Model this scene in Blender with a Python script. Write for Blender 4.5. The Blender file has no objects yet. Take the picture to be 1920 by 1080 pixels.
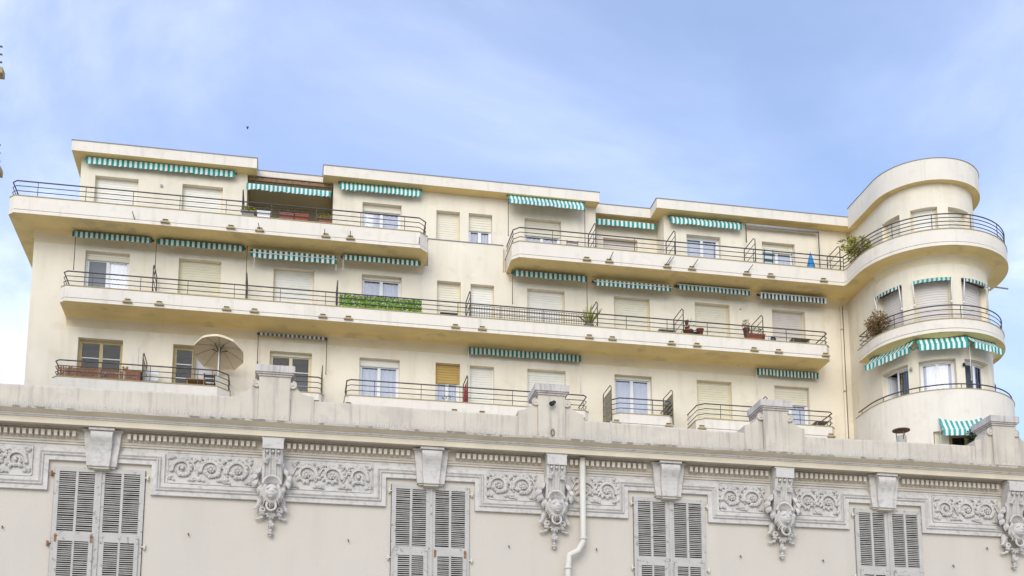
import bpy, math, random
from mathutils import Vector, Matrix, noise

random.seed(7)
S = bpy.context.scene
C = S.collection

# ------------------------------------------------------------------ camera
F_PX, CX, CY = 2270.0, 960.0, 1175.5
YAW, PITCH, EYE = math.radians(10.72), math.radians(9.61), 1.6
cam = bpy.data.cameras.new('camera')
cam_o = bpy.data.objects.new('camera', cam)
C.objects.link(cam_o)
cam_o.location = (0, 0, EYE)
cam_o.rotation_euler = (math.pi / 2 + PITCH, 0, -YAW)
cam.sensor_width = 36.0
cam.lens = 36.0 * F_PX / 1920
cam.shift_x = 0.0
cam.shift_y = (CY - 540.0) / 1920
cam.clip_end = 3000
S.camera = cam_o

# ------------------------------------------------------------------ sky, sun, exposure
SUN_EL, SUN_AZ = math.radians(27), math.radians(200)      # azimuth clockwise from +Y
W = bpy.data.worlds.new('World')
S.world = W
W.use_nodes = True
nt = W.node_tree
nt.nodes.clear()
out = nt.nodes.new('ShaderNodeOutputWorld')
bg = nt.nodes.new('ShaderNodeBackground')
sky = nt.nodes.new('ShaderNodeTexSky')
sky.sky_type = 'NISHITA'
sky.sun_disc = False
sky.sun_elevation = SUN_EL
sky.sun_rotation = SUN_AZ
sky.air_density = 1.0
sky.dust_density = 0.2
sky.ozone_density = 4.0
tc = nt.nodes.new('ShaderNodeTexCoord')
mp = nt.nodes.new('ShaderNodeMapping')
mp.inputs['Scale'].default_value = (1.0, 1.0, 1.7)
mp.inputs['Rotation'].default_value = (0.2, 0.35, 0.6)
mp.inputs['Location'].default_value = (4.4557, 12.3027, -16.3182)
n1 = nt.nodes.new('ShaderNodeTexNoise')
n1.inputs['Scale'].default_value = 2.5
n1.inputs['Detail'].default_value = 8
n1.inputs['Roughness'].default_value = 0.55
n1.inputs['Distortion'].default_value = 0.4
rmp = nt.nodes.new('ShaderNodeValToRGB')
cr = rmp.color_ramp
cr.interpolation = 'B_SPLINE'
for pos, val in ((0.30, 0.20), (0.45, 0.30), (0.57, 0.48), (0.66, 1.0), (0.85, 1.0)):
    e = cr.elements.new(pos)
    e.color = (val, val, val, 1)
cr.elements.remove(cr.elements[0])
cr.elements.remove(cr.elements[-1])
mix = nt.nodes.new('ShaderNodeMix')
mix.data_type = 'RGBA'
L = nt.links.new
L(tc.outputs['Generated'], mp.inputs['Vector'])
L(mp.outputs['Vector'], n1.inputs['Vector'])
L(n1.outputs['Fac'], rmp.inputs['Fac'])
L(rmp.outputs[0], mix.inputs[0])
L(sky.outputs['Color'], mix.inputs[6])
mix.inputs[7].default_value = (5.3, 5.9, 8.0, 1)          # thin bright overcast
L(mix.outputs[2], bg.inputs['Color'])
bg.inputs['Strength'].default_value = 0.13
L(bg.outputs['Background'], out.inputs['Surface'])

sun = bpy.data.lights.new('sun', 'SUN')
sun.energy = 1.3
sun.angle = math.radians(42)
sun.color = (1.0, 0.94, 0.83)
sun_o = bpy.data.objects.new('sun', sun)
C.objects.link(sun_o)
sd = Vector((math.sin(SUN_AZ) * math.cos(SUN_EL), math.cos(SUN_AZ) * math.cos(SUN_EL), math.sin(SUN_EL)))
sun_o.rotation_euler = (-sd).to_track_quat('-Z', 'Y').to_euler()
sun_o.location = (-20, -30, 60)
S.view_settings.view_transform = 'Standard'
S.view_settings.look = 'None'
S.view_settings.gamma = 1
S.view_settings.use_curve_mapping = False
S.view_settings.exposure = 0.68

# ------------------------------------------------------------------ measuring helpers: a sight line meets a real plane
_sy, _cy, _sp, _cp = math.sin(YAW), math.cos(YAW), math.sin(PITCH), math.cos(PITCH)
FW = Vector((_sy * _cp, _cy * _cp, _sp))
RT = Vector((_cy, -_sy, 0))
DN = FW.cross(RT)


def ray(px, py):
    return RT * ((px - CX) / F_PX) + DN * ((py - CY) / F_PX) + FW


def at(px, py, Y):
    r = ray(px, py)
    return Vector((0, 0, EYE)) + r * (Y / r.y)


def at_z(px, py, Z):
    r = ray(px, py)
    return Vector((0, 0, EYE)) + r * ((Z - EYE) / r.z)


def at_cyl(px, py, cx, cy, R):
    r = ray(px, py)
    a = r.x * r.x + r.y * r.y
    b = -2 * (r.x * cx + r.y * cy)
    c = cx * cx + cy * cy - R * R
    d = max(b * b - 4 * a * c, 0)
    t = (-b - math.sqrt(d)) / (2 * a)
    return Vector((0, 0, EYE)) + r * t


# ------------------------------------------------------------------ materials
def new_mat(name):
    m = bpy.data.materials.new(name)
    m.use_nodes = True
    return m, m.node_tree, m.node_tree.nodes['Principled BSDF']


def mat(name, col, rough=0.7, var=0.06, scale=1.5, bump=0.0, bscale=40.0, metal=0.0, streak=0.0, streak_col=None,
        streak_scale=(7, 7, 0.5), lo=0.55, hi=0.75, spec=0.3, patch=0.0, patch_col=None, patch_scale=3.0, plo=0.58, phi=0.66):
    m, t, b = new_mat(name)
    b.inputs['Roughness'].default_value = rough
    b.inputs['Metallic'].default_value = metal
    b.inputs['Specular IOR Level'].default_value = spec
    N = t.nodes.new
    K = t.links.new
    geo = N('ShaderNodeNewGeometry')
    last = None
    nz = N('ShaderNodeTexNoise')
    nz.inputs['Scale'].default_value = scale
    nz.inputs['Detail'].default_value = 6
    K(geo.outputs['Position'], nz.inputs['Vector'])
    mr = N('ShaderNodeMapRange')
    mr.inputs[1].default_value = 0.3
    mr.inputs[2].default_value = 0.7
    mr.inputs[3].default_value = 1 - var
    mr.inputs[4].default_value = 1 + var * 0.6
    K(nz.outputs['Fac'], mr.inputs[0])
    mul = N('ShaderNodeMix')
    mul.data_type = 'RGBA'
    mul.blend_type = 'MULTIPLY'
    mul.inputs[0].default_value = 1
    mul.inputs[6].default_value = (*col, 1)
    K(mr.outputs[0], mul.inputs[7])
    last = mul.outputs[2]

    def layer(last, sc, a, z, amount, c2, detail=4):
        mm = N('ShaderNodeMapping')
        mm.inputs['Scale'].default_value = sc
        K(geo.outputs['Position'], mm.inputs['Vector'])
        n2 = N('ShaderNodeTexNoise')
        n2.inputs['Scale'].default_value = 1.0
        n2.inputs['Detail'].default_value = detail
        K(mm.outputs['Vector'], n2.inputs['Vector'])
        r2 = N('ShaderNodeMapRange')
        r2.inputs[1].default_value = a
        r2.inputs[2].default_value = z
        r2.inputs[3].default_value = 0
        r2.inputs[4].default_value = amount
        K(n2.outputs['Fac'], r2.inputs[0])
        mx = N('ShaderNodeMix')
        mx.data_type = 'RGBA'
        K(r2.outputs[0], mx.inputs[0])
        K(last, mx.inputs[6])
        mx.inputs[7].default_value = (*c2, 1)
        return mx.outputs[2]
    if streak:
        last = layer(last, streak_scale, lo, hi, streak, streak_col or tuple(c * 0.4 for c in col))
    if patch:
        last = layer(last, (patch_scale,) * 3, plo, phi, patch, patch_col or tuple(c * 0.5 for c in col), 7)
    K(last, b.inputs['Base Color'])
    if bump:
        n3 = N('ShaderNodeTexNoise')
        n3.inputs['Scale'].default_value = bscale
        n3.inputs['Detail'].default_value = 5
        K(geo.outputs['Position'], n3.inputs['Vector'])
        bp = N('ShaderNodeBump')
        bp.inputs['Strength'].default_value = bump
        bp.inputs['Distance'].default_value = 0.01
        K(n3.outputs['Fac'], bp.inputs['Height'])
        K(bp.outputs['Normal'], b.inputs['Normal'])
    return m


def glass_mat(name, tint=(0.85, 0.88, 0.92), refl=0.22, ior=1.35):
    m, t, b = new_mat(name)
    N = t.nodes.new
    K = t.links.new
    t.nodes.remove(b)
    tr = N('ShaderNodeBsdfTransparent')
    tr.inputs['Color'].default_value = (*tint, 1)
    gl = N('ShaderNodeBsdfGlossy')
    gl.inputs['Roughness'].default_value = 0.03
    gl.inputs['Color'].default_value = (1, 1, 1, 1)
    fr = N('ShaderNodeFresnel')
    fr.inputs['IOR'].default_value = ior
    ad = N('ShaderNodeMath')
    ad.operation = 'ADD'
    ad.inputs[1].default_value = refl
    K(fr.outputs[0], ad.inputs[0])
    mx = N('ShaderNodeMixShader')
    K(ad.outputs[0], mx.inputs[0])
    K(tr.outputs[0], mx.inputs[1])
    K(gl.outputs[0], mx.inputs[2])
    K(mx.outputs[0], t.nodes['Material Output'].inputs['Surface'])
    return m


M = {}
M['cream'] = mat('cream_plaster', (0.81, 0.722, 0.562), 0.85, 0.07, 0.7, 0.3, 45, streak=0.30, streak_col=(0.50, 0.42, 0.26), streak_scale=(2.6, 2.6, 0.30), lo=0.52, hi=0.80, patch=0.22, patch_col=(0.58, 0.49, 0.33), patch_scale=1.3)
M['fascia'] = mat('pale_cream_paint', (0.785, 0.705, 0.582), 0.8, 0.04, 1.2, 0.15, 55, streak=0.34, streak_col=(0.46, 0.40, 0.29), streak_scale=(4.5, 4.5, 0.5), lo=0.55, hi=0.80, patch=0.16, patch_col=(0.5, 0.44, 0.33), patch_scale=2.2)
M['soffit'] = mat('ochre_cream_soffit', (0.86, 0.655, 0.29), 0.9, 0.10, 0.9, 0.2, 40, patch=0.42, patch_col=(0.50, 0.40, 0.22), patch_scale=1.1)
M['shade_cove'] = mat('shade_blend_ochre', (0.76, 0.62, 0.38), 0.9, 0.10, 1.1, 0.2, 40, patch=0.5, patch_col=(0.72, 0.64, 0.48), patch_scale=1.7, plo=0.42, phi=0.62)  # lower strips: paler ochre that carries the painted shade down onto the wall
M['groove'] = mat('dark_drip_groove', (0.16, 0.14, 0.11), 0.9, 0.2, 4)  # darker tone for the drip line under the parapet
M['spout'] = mat('weathered_spout_cement', (0.42, 0.33, 0.18), 0.9, 0.2, 6)
M['flash'] = mat('grey_roof_flashing', (0.28, 0.27, 0.27), 0.6, 0.1, 3)
M['rail'] = mat('dark_brown_iron', (0.085, 0.072, 0.072), 0.5, 0.2, 8, spec=0.4)
M['oldrail'] = mat('olive_painted_iron', (0.20, 0.18, 0.09), 0.6, 0.2, 8)
M['sh_cream'] = mat('cream_roller_slats', (0.75, 0.69, 0.54), 0.6, 0.04, 3)
M['sh_white'] = mat('white_roller_slats', (0.797, 0.756, 0.654), 0.55, 0.04, 3)
M['sh_pink'] = mat('pinkish_grey_roller_slats', (0.644, 0.577, 0.511), 0.55, 0.05, 3)
M['sh_yellow'] = mat('yellowed_roller_slats', (0.74, 0.675, 0.49), 0.6, 0.05, 3)
M['sh_wood'] = mat('orange_wood_roller_slats', (0.50, 0.33, 0.10), 0.6, 0.08, 3)
M['win_white'] = mat('white_window_frame', (0.80, 0.79, 0.76), 0.4, 0.03, 3)
M['win_cream'] = mat('cream_window_frame', (0.72, 0.62, 0.40), 0.5, 0.06, 3)
M['win_yellow'] = mat('old_yellow_window_wood', (0.52, 0.41, 0.20), 0.6, 0.10, 5)
M['win_brown'] = mat('brown_window_wood', (0.36, 0.22, 0.10), 0.55, 0.1, 5)
M['room'] = mat('dim_room_inside', (0.10, 0.09, 0.085), 0.9, 0.1, 2)
M['room2'] = mat('lighter_room_inside', (0.30, 0.28, 0.26), 0.9, 0.1, 2)
M['curtain'] = mat('white_net_curtain', (0.705, 0.689, 0.689), 0.9, 0.03, 3)
M['screen'] = mat('grey_fly_screen', (0.22, 0.23, 0.25), 0.8, 0.05, 3)
M['red'] = mat('red_cloth', (0.45, 0.04, 0.05), 0.8, 0.1, 6)
M['glass'] = glass_mat('window_glass', (0.94, 0.95, 0.97), 0.02)
M['glassdark'] = glass_mat('old_window_glass', (0.8, 0.82, 0.84), 0.0, 1.22)
M['wired'] = glass_mat('greenish_wired_glass', (0.90, 0.93, 0.86), 0.04)
M['teal'] = mat('teal_awning_stripe', (0.022, 0.30, 0.225), 0.8, 0.22, 1.3, streak=0.18, streak_col=(0.30, 0.29, 0.24), streak_scale=(5, 5, 0.8), lo=0.5, hi=0.75)
M['teal_w'] = mat('white_awning_stripe', (0.72, 0.77, 0.74), 0.8, 0.14, 1.3, streak=0.18, streak_col=(0.30, 0.29, 0.24), streak_scale=(5, 5, 0.8), lo=0.5, hi=0.75)
M['teal_f'] = mat('faded_teal_awning_stripe', (0.07, 0.34, 0.28), 0.8, 0.25, 1.3)
M['dkgreen'] = mat('aged_green_awning_stripe', (0.012, 0.15, 0.10), 0.8, 0.35, 1.3, streak=0.18, streak_col=(0.30, 0.29, 0.24), streak_scale=(5, 5, 0.8), lo=0.5, hi=0.75)
M['dk_w'] = mat('greyed_white_awning_stripe', (0.56, 0.58, 0.54), 0.8, 0.22, 1.3, streak=0.18, streak_col=(0.30, 0.29, 0.24), streak_scale=(5, 5, 0.8), lo=0.5, hi=0.75)
M['navy'] = mat('blue_black_awning_stripe', (0.02, 0.07, 0.075), 0.8, 0.3, 1.3, streak=0.18, streak_col=(0.30, 0.29, 0.24), streak_scale=(5, 5, 0.8), lo=0.5, hi=0.75)
M['bar_w'] = mat('white_awning_metal', (0.75, 0.74, 0.72), 0.4, 0.05, 4)
M['bar_d'] = mat('dark_awning_metal', (0.10, 0.08, 0.075), 0.5, 0.1, 4)
M['bar_g'] = mat('grey_awning_cassette', (0.35, 0.34, 0.33), 0.5, 0.1, 4)
# villa
M['beige'] = mat('beige_villa_render', (0.59, 0.525, 0.435), 0.9, 0.04, 0.9, 0.3, 60, streak=0.28, streak_col=(0.42, 0.375, 0.31), streak_scale=(2.2, 2.2, 0.35), lo=0.53, hi=0.8, patch=0.2, patch_col=(0.55, 0.50, 0.44), patch_scale=1.6)
M['stucco'] = mat('pale_grey_stucco', (0.605, 0.56, 0.5), 0.85, 0.10, 3.0, 0.35, 70, patch=0.45, patch_col=(0.30, 0.285, 0.27), patch_scale=15, plo=0.50, phi=0.70)
M['cornice'] = mat('beige_cornice', (0.666, 0.577, 0.427), 0.85, 0.10, 3.0, 0.3, 60, streak=0.30, streak_col=(0.30, 0.26, 0.22), streak_scale=(1.2, 6, 14), lo=0.55, hi=0.75)
M['parapet'] = mat('weathered_parapet_render', (0.6, 0.53, 0.42), 0.9, 0.10, 2.5, 0.4, 45, streak=0.72, streak_col=(0.30, 0.255, 0.225), streak_scale=(15, 15, 1.0), lo=0.52, hi=0.78, patch=0.25, patch_col=(0.40, 0.35, 0.31), patch_scale=4)
M['edge'] = mat('blackened_cornice_edge', (0.52, 0.46, 0.38), 0.9, 0.15, 4, 0.4, 45, patch=0.65, patch_col=(0.13, 0.11, 0.09), patch_scale=7, plo=0.50, phi=0.60)
M['capstone'] = mat('grey_stained_capstone', (0.577, 0.522, 0.466), 0.9, 0.12, 5, 0.4, 45, streak=0.6, streak_col=(0.20, 0.17, 0.15), streak_scale=(22, 22, 2.5), lo=0.50, hi=0.72)
M['band'] = mat('dusty_beige_stucco', (0.644, 0.566, 0.455), 0.85, 0.12, 3.0, 0.3, 60, patch=0.25, patch_col=(0.36, 0.31, 0.25), patch_scale=8, plo=0.52, phi=0.72)
M['shutter'] = mat('flaking_grey_shutter_paint', (0.5, 0.465, 0.41), 0.7, 0.08, 6, 0.3, 80, patch=0.75, patch_col=(0.25, 0.23, 0.22), patch_scale=16, plo=0.61, phi=0.66)
M['slat'] = mat('grey_shutter_slat', (0.45, 0.42, 0.365), 0.75, 0.15, 9, patch=0.5, patch_col=(0.30, 0.27, 0.24), patch_scale=7, plo=0.55, phi=0.7)
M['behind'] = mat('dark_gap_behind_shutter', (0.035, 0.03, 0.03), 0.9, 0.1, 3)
M['rust'] = mat('rusty_iron', (0.28, 0.15, 0.07), 0.8, 0.3, 15)
M['pipe'] = mat('beige_painted_pipe', (0.68, 0.63, 0.53), 0.5, 0.05, 3)
M['spike'] = mat('whitened_bird_spike', (0.74, 0.72, 0.68), 0.4, 0.05, 3)
M['black'] = mat('black_metal', (0.03, 0.03, 0.03), 0.5, 0.1, 4)
M['roofing'] = mat('pale_flat_roof', (0.50, 0.45, 0.38), 0.9, 0.12, 1)
M['bounce_ground'] = mat('pale_bounce_ground', (0.50, 0.455, 0.37), 0.9, 0.15, 2, 0.3, 60)  # unseen ground, made pale to bounce light up onto the soffits
M['paving'] = mat('pale_pavement', (0.42, 0.39, 0.34), 0.9, 0.12, 2, 0.3, 60)
# things
M['leaf'] = mat('bright_plastic_leaf', (0.22, 0.38, 0.03), 0.5, 0.6, 14)
M['leaf2'] = mat('yellow_green_leaf', (0.38, 0.36, 0.05), 0.55, 0.4, 9)
M['leaf3'] = mat('dull_green_leaf', (0.10, 0.15, 0.04), 0.6, 0.4, 9)
M['dry'] = mat('dry_brown_leaf', (0.33, 0.17, 0.06), 0.8, 0.45, 14)
M['stem'] = mat('brown_stem', (0.14, 0.09, 0.05), 0.8, 0.2, 9)
M['terra'] = mat('terracotta', (0.3, 0.085, 0.045), 0.7, 0.15, 9)
M['terra2'] = mat('dusky_red_planter', (0.27, 0.1, 0.075), 0.7, 0.15, 9)
M['blue'] = mat('blue_parasol_cloth', (0.05, 0.28, 0.62), 0.8, 0.1, 9)
M['offwhite'] = mat('off_white_parasol_cloth', (0.76, 0.63, 0.43), 0.85, 0.05, 3)
M['plastic'] = mat('white_plastic', (0.78, 0.77, 0.75), 0.4, 0.03, 4)
M['greyplastic'] = mat('grey_plastic', (0.26, 0.24, 0.22), 0.5, 0.08, 4)
M['darkplastic'] = mat('dark_plastic', (0.06, 0.055, 0.06), 0.5, 0.1, 4)
M['greenplastic'] = mat('dark_green_plastic', (0.02, 0.12, 0.11), 0.4, 0.1, 4)
M['wood'] = mat('orange_brown_wood', (0.42, 0.24, 0.08), 0.6, 0.15, 7)
M['reed'] = mat('brown_reed_screen', (0.30, 0.15, 0.09), 0.85, 0.35, 18)
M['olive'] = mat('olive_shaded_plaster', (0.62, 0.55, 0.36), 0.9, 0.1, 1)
M['tile'] = mat('old_brown_roof_tile', (0.26, 0.16, 0.09), 0.9, 0.4, 9)
M['bark'] = mat('rusted_cowl_sheet', (0.17, 0.09, 0.06), 0.8, 0.3, 12)
M['bird'] = mat('dark_feathers', (0.05, 0.05, 0.05), 0.8)
M['rag'] = mat('pale_cloth', (0.7, 0.68, 0.62), 0.9, 0.06, 6)

# ------------------------------------------------------------------ mesh building
WL = {}


def V(p):
    return Vector(p)


class MB:
    def __init__(s):
        s.v, s.f, s.m, s.sm = [], [], [], []

    def add(s, vs, fs, m=0, smooth=False):
        o = len(s.v)
        s.v += [tuple(p) for p in vs]
        for f in fs:
            s.f.append(tuple(i + o for i in f))
            s.m.append(m)
            s.sm.append(smooth)
        return s

    def box(s, x0, x1, y0, y1, z0, z1, m=0):
        v = [(x, y, z) for z in (z0, z1) for y in (y0, y1) for x in (x0, x1)]
        return s.add(v, [(0, 2, 3, 1), (4, 5, 7, 6), (0, 1, 5, 4), (2, 6, 7, 3), (0, 4, 6, 2), (1, 3, 7, 5)], m)

    def fbox(s, fr, u0, u1, d0, d1, z0, z1, m=0):
        if getattr(fr, 'curved', False) and u1 - u0 > 0.3:
            n = int((u1 - u0) / 0.16) + 1
            for i in range(n):
                s.fbox(fr, u0 + (u1 - u0) * i / n, u0 + (u1 - u0) * (i + 1) / n, d0, d1, z0, z1, m) if (u1 - u0) / n < 0.3 else None
            return s
        v = [fr(u, d, z) for z in (z0, z1) for d in (d0, d1) for u in (u0, u1)]
        return s.add(v, [(0, 2, 3, 1), (4, 5, 7, 6), (0, 1, 5, 4), (2, 6, 7, 3), (0, 4, 6, 2), (1, 3, 7, 5)], m)

    def quad(s, a, b, c, d, m=0, smooth=False):
        return s.add([a, b, c, d], [(0, 1, 2, 3)], m, smooth)

    def fquad(s, fr, u0, u1, da, za, db, zb, m=0):
        n = int((u1 - u0) / 0.16) + 1 if getattr(fr, 'curved', False) else 1
        for i in range(n):
            a, b = u0 + (u1 - u0) * i / n, u0 + (u1 - u0) * (i + 1) / n
            s.quad(fr(a, da, za), fr(b, da, za), fr(b, db, zb), fr(a, db, zb), m)
        return s

    def tube(s, path, r, n=6, m=0, closed=False, cap=True, flat=1.0, smooth=True):
        P = [Vector(p) for p in path]
        k = len(P)
        R = r if isinstance(r, (list, tuple)) else [r] * k
        rings = []
        up = None
        for i in range(k):
            a = P[(i - 1) % k] if (closed or i > 0) else P[i]
            b = P[(i + 1) % k] if (closed or i < k - 1) else P[i]
            t = (b - a)
            if t.length < 1e-9:
                t = Vector((0, 0, 1))
            t.normalize()
            if up is None:
                up = Vector((0, 0, 1)) if abs(t.z) < 0.9 else Vector((0, 1, 0))
            x = t.cross(up)
            if x.length < 1e-4:
                x = t.cross(Vector((1, 0, 0)))
            x.normalize()
            y = x.cross(t).normalized()
            up = y
            rings.append([P[i] + (x * math.cos(2 * math.pi * j / n) + y * flat * math.sin(2 * math.pi * j / n)) * R[i] for j in range(n)])
        vs = [p for rg in rings for p in rg]
        fs = []
        for i in range(k if closed else k - 1):
            i2 = (i + 1) % k
            for j in range(n):
                j2 = (j + 1) % n
                fs.append((i * n + j, i2 * n + j, i2 * n + j2, i * n + j2))
        s.add(vs, fs, m, smooth and n > 4)
        if cap and not closed:
            o = len(s.v) - len(vs)
            s.f.append(tuple(o + j for j in range(n)))
            s.m.append(m)
            s.sm.append(False)
            s.f.append(tuple(o + (k - 1) * n + j for j in reversed(range(n))))
            s.m.append(m)
            s.sm.append(False)
        return s

    def sweep(s, path, prof, m=0, smooth=False):
        """closed profile [(inset, z)] swept along an open plan polyline; outside is on the right hand of travel"""
        P = offset_frames(path)
        n = len(prof)
        vs = []
        for (p, nn) in P:
            for (o, z) in prof:
                vs.append((p[0] - nn[0] * o, p[1] - nn[1] * o, z))
        fs = []
        for i in range(len(P) - 1):
            for j in range(n):
                j2 = (j + 1) % n
                fs.append((i * n + j, (i + 1) * n + j, (i + 1) * n + j2, i * n + j2))
        fs.append(tuple(reversed(range(n))))
        fs.append(tuple((len(P) - 1) * n + j for j in range(n)))
        return s.add(vs, fs, m, smooth)

    def prism(s, poly, z0, z1, m=0, mtop=None, mbot=None):
        n = len(poly)
        vs = [(x, y, z0) for x, y in poly] + [(x, y, z1) for x, y in poly]
        s.add(vs, [(i, (i + 1) % n, n + (i + 1) % n, n + i) for i in range(n)], m)
        s.add(vs, [tuple(range(n, 2 * n))], m if mtop is None else mtop)
        s.add(vs, [tuple(reversed(range(n)))], m if mbot is None else mbot)
        return s

    def revolve(s, c, prof, n=16, m=0, smooth=True):
        vs = []
        for (r, z) in prof:
            for j in range(n):
                a = 2 * math.pi * j / n
                vs.append((c[0] + r * math.cos(a), c[1] + r * math.sin(a), c[2] + z))
        fs = []
        for i in range(len(prof) - 1):
            for j in range(n):
                fs.append((i * n + j, i * n + (j + 1) % n, (i + 1) * n + (j + 1) % n, (i + 1) * n + j))
        fs.append(tuple(reversed(range(n))))
        fs.append(tuple((len(prof) - 1) * n + j for j in range(n)))
        return s.add(vs, fs, m, smooth)

    def ball(s, c, r, nu=10, nv=7, m=0, fn=None):
        rx, ry, rz = r if isinstance(r, (tuple, list)) else (r, r, r)
        vs = []
        for i in range(nv + 1):
            th = math.pi * i / nv
            for j in range(nu):
                ph = 2 * math.pi * j / nu
                d = Vector((math.sin(th) * math.cos(ph), math.sin(th) * math.sin(ph), math.cos(th)))
                k = fn(d) if fn else 1.0
                vs.append((c[0] + d.x * rx * k, c[1] + d.y * ry * k, c[2] + d.z * rz * k))
        fs = []
        for i in range(nv):
            for j in range(nu):
                j2 = (j + 1) % nu
                fs.append((i * nu + j, (i + 1) * nu + j, (i + 1) * nu + j2, i * nu + j2))
        return s.add(vs, fs, m, True)

    def build(s, name, mats, parent=None, origin=None, kind=None):
        me = bpy.data.meshes.new(name)
        base = WL[parent.name] if parent is not None else Vector((0, 0, 0))
        o_w = Vector(origin) if origin is not None else base
        me.from_pydata([(x - o_w.x, y - o_w.y, z - o_w.z) for x, y, z in s.v], [], s.f)
        mats = mats if isinstance(mats, (list, tuple)) else [mats]
        for mm in mats:
            me.materials.append(M[mm] if isinstance(mm, str) else mm)
        me.polygons.foreach_set('material_index', s.m)
        me.polygons.foreach_set('use_smooth', s.sm)
        me.update()
        return link(name, me, parent, o_w, kind)


def link(name, me, parent, world, kind=None):
    o = bpy.data.objects.new(name, me)
    C.objects.link(o)
    world = Vector(world)
    if parent is not None:
        o.parent = parent
        o.location = world - WL[parent.name]
    else:
        o.location = world
    WL[o.name] = world
    if kind:
        o['kind'] = kind
    return o


def thing(name, label, cat, loc, group=None):
    o = bpy.data.objects.new(name, None)
    C.objects.link(o)
    o.empty_display_size = 0.2
    o.location = loc
    WL[o.name] = Vector(loc)
    o['label'] = label
    o['category'] = cat
    if group:
        o['group'] = group
    return o


def tag(o, label, cat, group=None):
    o['label'] = label
    o['category'] = cat
    if group:
        o['group'] = group
    return o


def offset_frames(path):
    P = [Vector((p[0], p[1])) for p in path]
    res = []
    for i in range(len(P)):
        n1 = n2 = None
        if i > 0:
            d = (P[i] - P[i - 1]).normalized()
            n1 = Vector((d.y, -d.x))
        if i < len(P) - 1:
            d = (P[i + 1] - P[i]).normalized()
            n2 = Vector((d.y, -d.x))
        if n1 is None:
            nn = n2
        elif n2 is None:
            nn = n1
        else:
            b = n1 + n2
            if b.length < 1e-6:
                nn = n1
            else:
                b.normalize()
                nn = b / max(b.dot(n1), 0.35)
        res.append((P[i], nn))
    return res


def inset(path, o):
    return [(p.x - n.x * o, p.y - n.y * o) for p, n in offset_frames(path)]


def along(path, step, start=0.0):
    """points every step metres along a plan polyline, with the outward normal"""
    res = []
    acc = start
    for a, b in zip(path[:-1], path[1:]):
        a, b = Vector(a), Vector(b)
        l = (b - a).length
        d = (b - a) / l
        while acc <= l:
            res.append((a + d * acc, Vector((d.y, -d.x))))
            acc += step
        acc -= l
    return res


def flat_frame(Y):
    return lambda u, d, z: (u, Y + d, z)


def wall_grid(mb, pos, us, zs, holes, depth, m=0, mrev=None):
    """wall face with openings and their reveals; pos(u, d, z) gives the world point, d>0 inwards; holes (u0,u1,z0,z1)"""
    mrev = m if mrev is None else mrev
    holes = [tuple(round(v, 5) for v in h) for h in holes]
    U = sorted(set([round(u, 5) for u in us] + [round(h[k], 5) for h in holes for k in (0, 1)]))
    Z = sorted(set([round(z, 5) for z in zs] + [round(h[k], 5) for h in holes for k in (2, 3)]))

    def inside(u, z):
        return any(h[0] < u < h[1] and h[2] < z < h[3] for h in holes)
    for i in range(len(U) - 1):
        for j in range(len(Z) - 1):
            if inside((U[i] + U[i + 1]) / 2, (Z[j] + Z[j + 1]) / 2):
                continue
            mb.quad(pos(U[i], 0, Z[j]), pos(U[i + 1], 0, Z[j]), pos(U[i + 1], 0, Z[j + 1]), pos(U[i], 0, Z[j + 1]), m)
    for (a, b, z0, z1) in holes:
        ua = [u for u in U if a - 1e-4 <= u <= b + 1e-4]
        mb.quad(pos(a, 0, z0), pos(a, 0, z1), pos(a, depth, z1), pos(a, depth, z0), mrev)
        mb.quad(pos(b, 0, z1), pos(b, 0, z0), pos(b, depth, z0), pos(b, depth, z1), mrev)
        for p, q in zip(ua[:-1], ua[1:]):
            mb.quad(pos(p, 0, z1), pos(q, 0, z1), pos(q, depth, z1), pos(p, depth, z1), mrev)
            mb.quad(pos(p, 0, z0), pos(p, depth, z0), pos(q, depth, z0), pos(q, 0, z0), mrev)


# ------------------------------------------------------------------ ground
g = MB()
g.quad((-1500, -1500, 0), (1500, -1500, 0), (1500, 1500, 0), (-1500, 1500, 0))
o = g.build('ground', 'bounce_ground')  # unseen ground, pale to bounce light onto the soffits
o['kind'] = 'structure'
g = MB()
g.box(-60, 80, 13.2, 58, -0.2, 0.13)
o = g.build('pavement', 'paving')
o['kind'] = 'structure'

# ------------------------------------------------------------------ apartment building behind
YW, YW4, YB = 46.0, 46.25, 44.5
TX, TY = 25.88, 43.41
XL = -9.96
RW, RT4 = 2.32, 1.95
XT = TX - RW
Z4 = dict(zb=24.31, zp=25.03, zr=25.63)
Z3 = dict(zb=20.99, zp=21.63, zr=22.2)
Z2 = dict(zb=17.50, zp=18.08, zr=18.71)
FL4, FL3, FL2 = 24.50, 21.18, 17.70
ZR0, ZR1 = 27.72, 28.14

apt = thing('apartment_building', 'cream art deco apartment block with stacked balconies and a rounded tower end', 'apartment building', (6, YW, 0))

WINS = []   # (frame, u0, u1, z0, z1, kind, options)


def fl(px0, py0, px1, py1, Y):
    a, b = at(px0, py0, Y), at(px1, py1, Y)
    return a.x, b.x, (a.z + b.z) / 2


def add_wins(rows, Y, zfloor):
    holes = []
    fr = flat_frame(Y)
    for (px0, py0, px1, py1, kind, op) in rows:
        u0, u1, zt = fl(px0, py0, px1, py1, Y)
        z0 = op.get('z0', zfloor)
        holes.append((u0, u1, z0, zt))
        WINS.append((fr, u0, u1, z0, zt, kind, op))
    return holes


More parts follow.
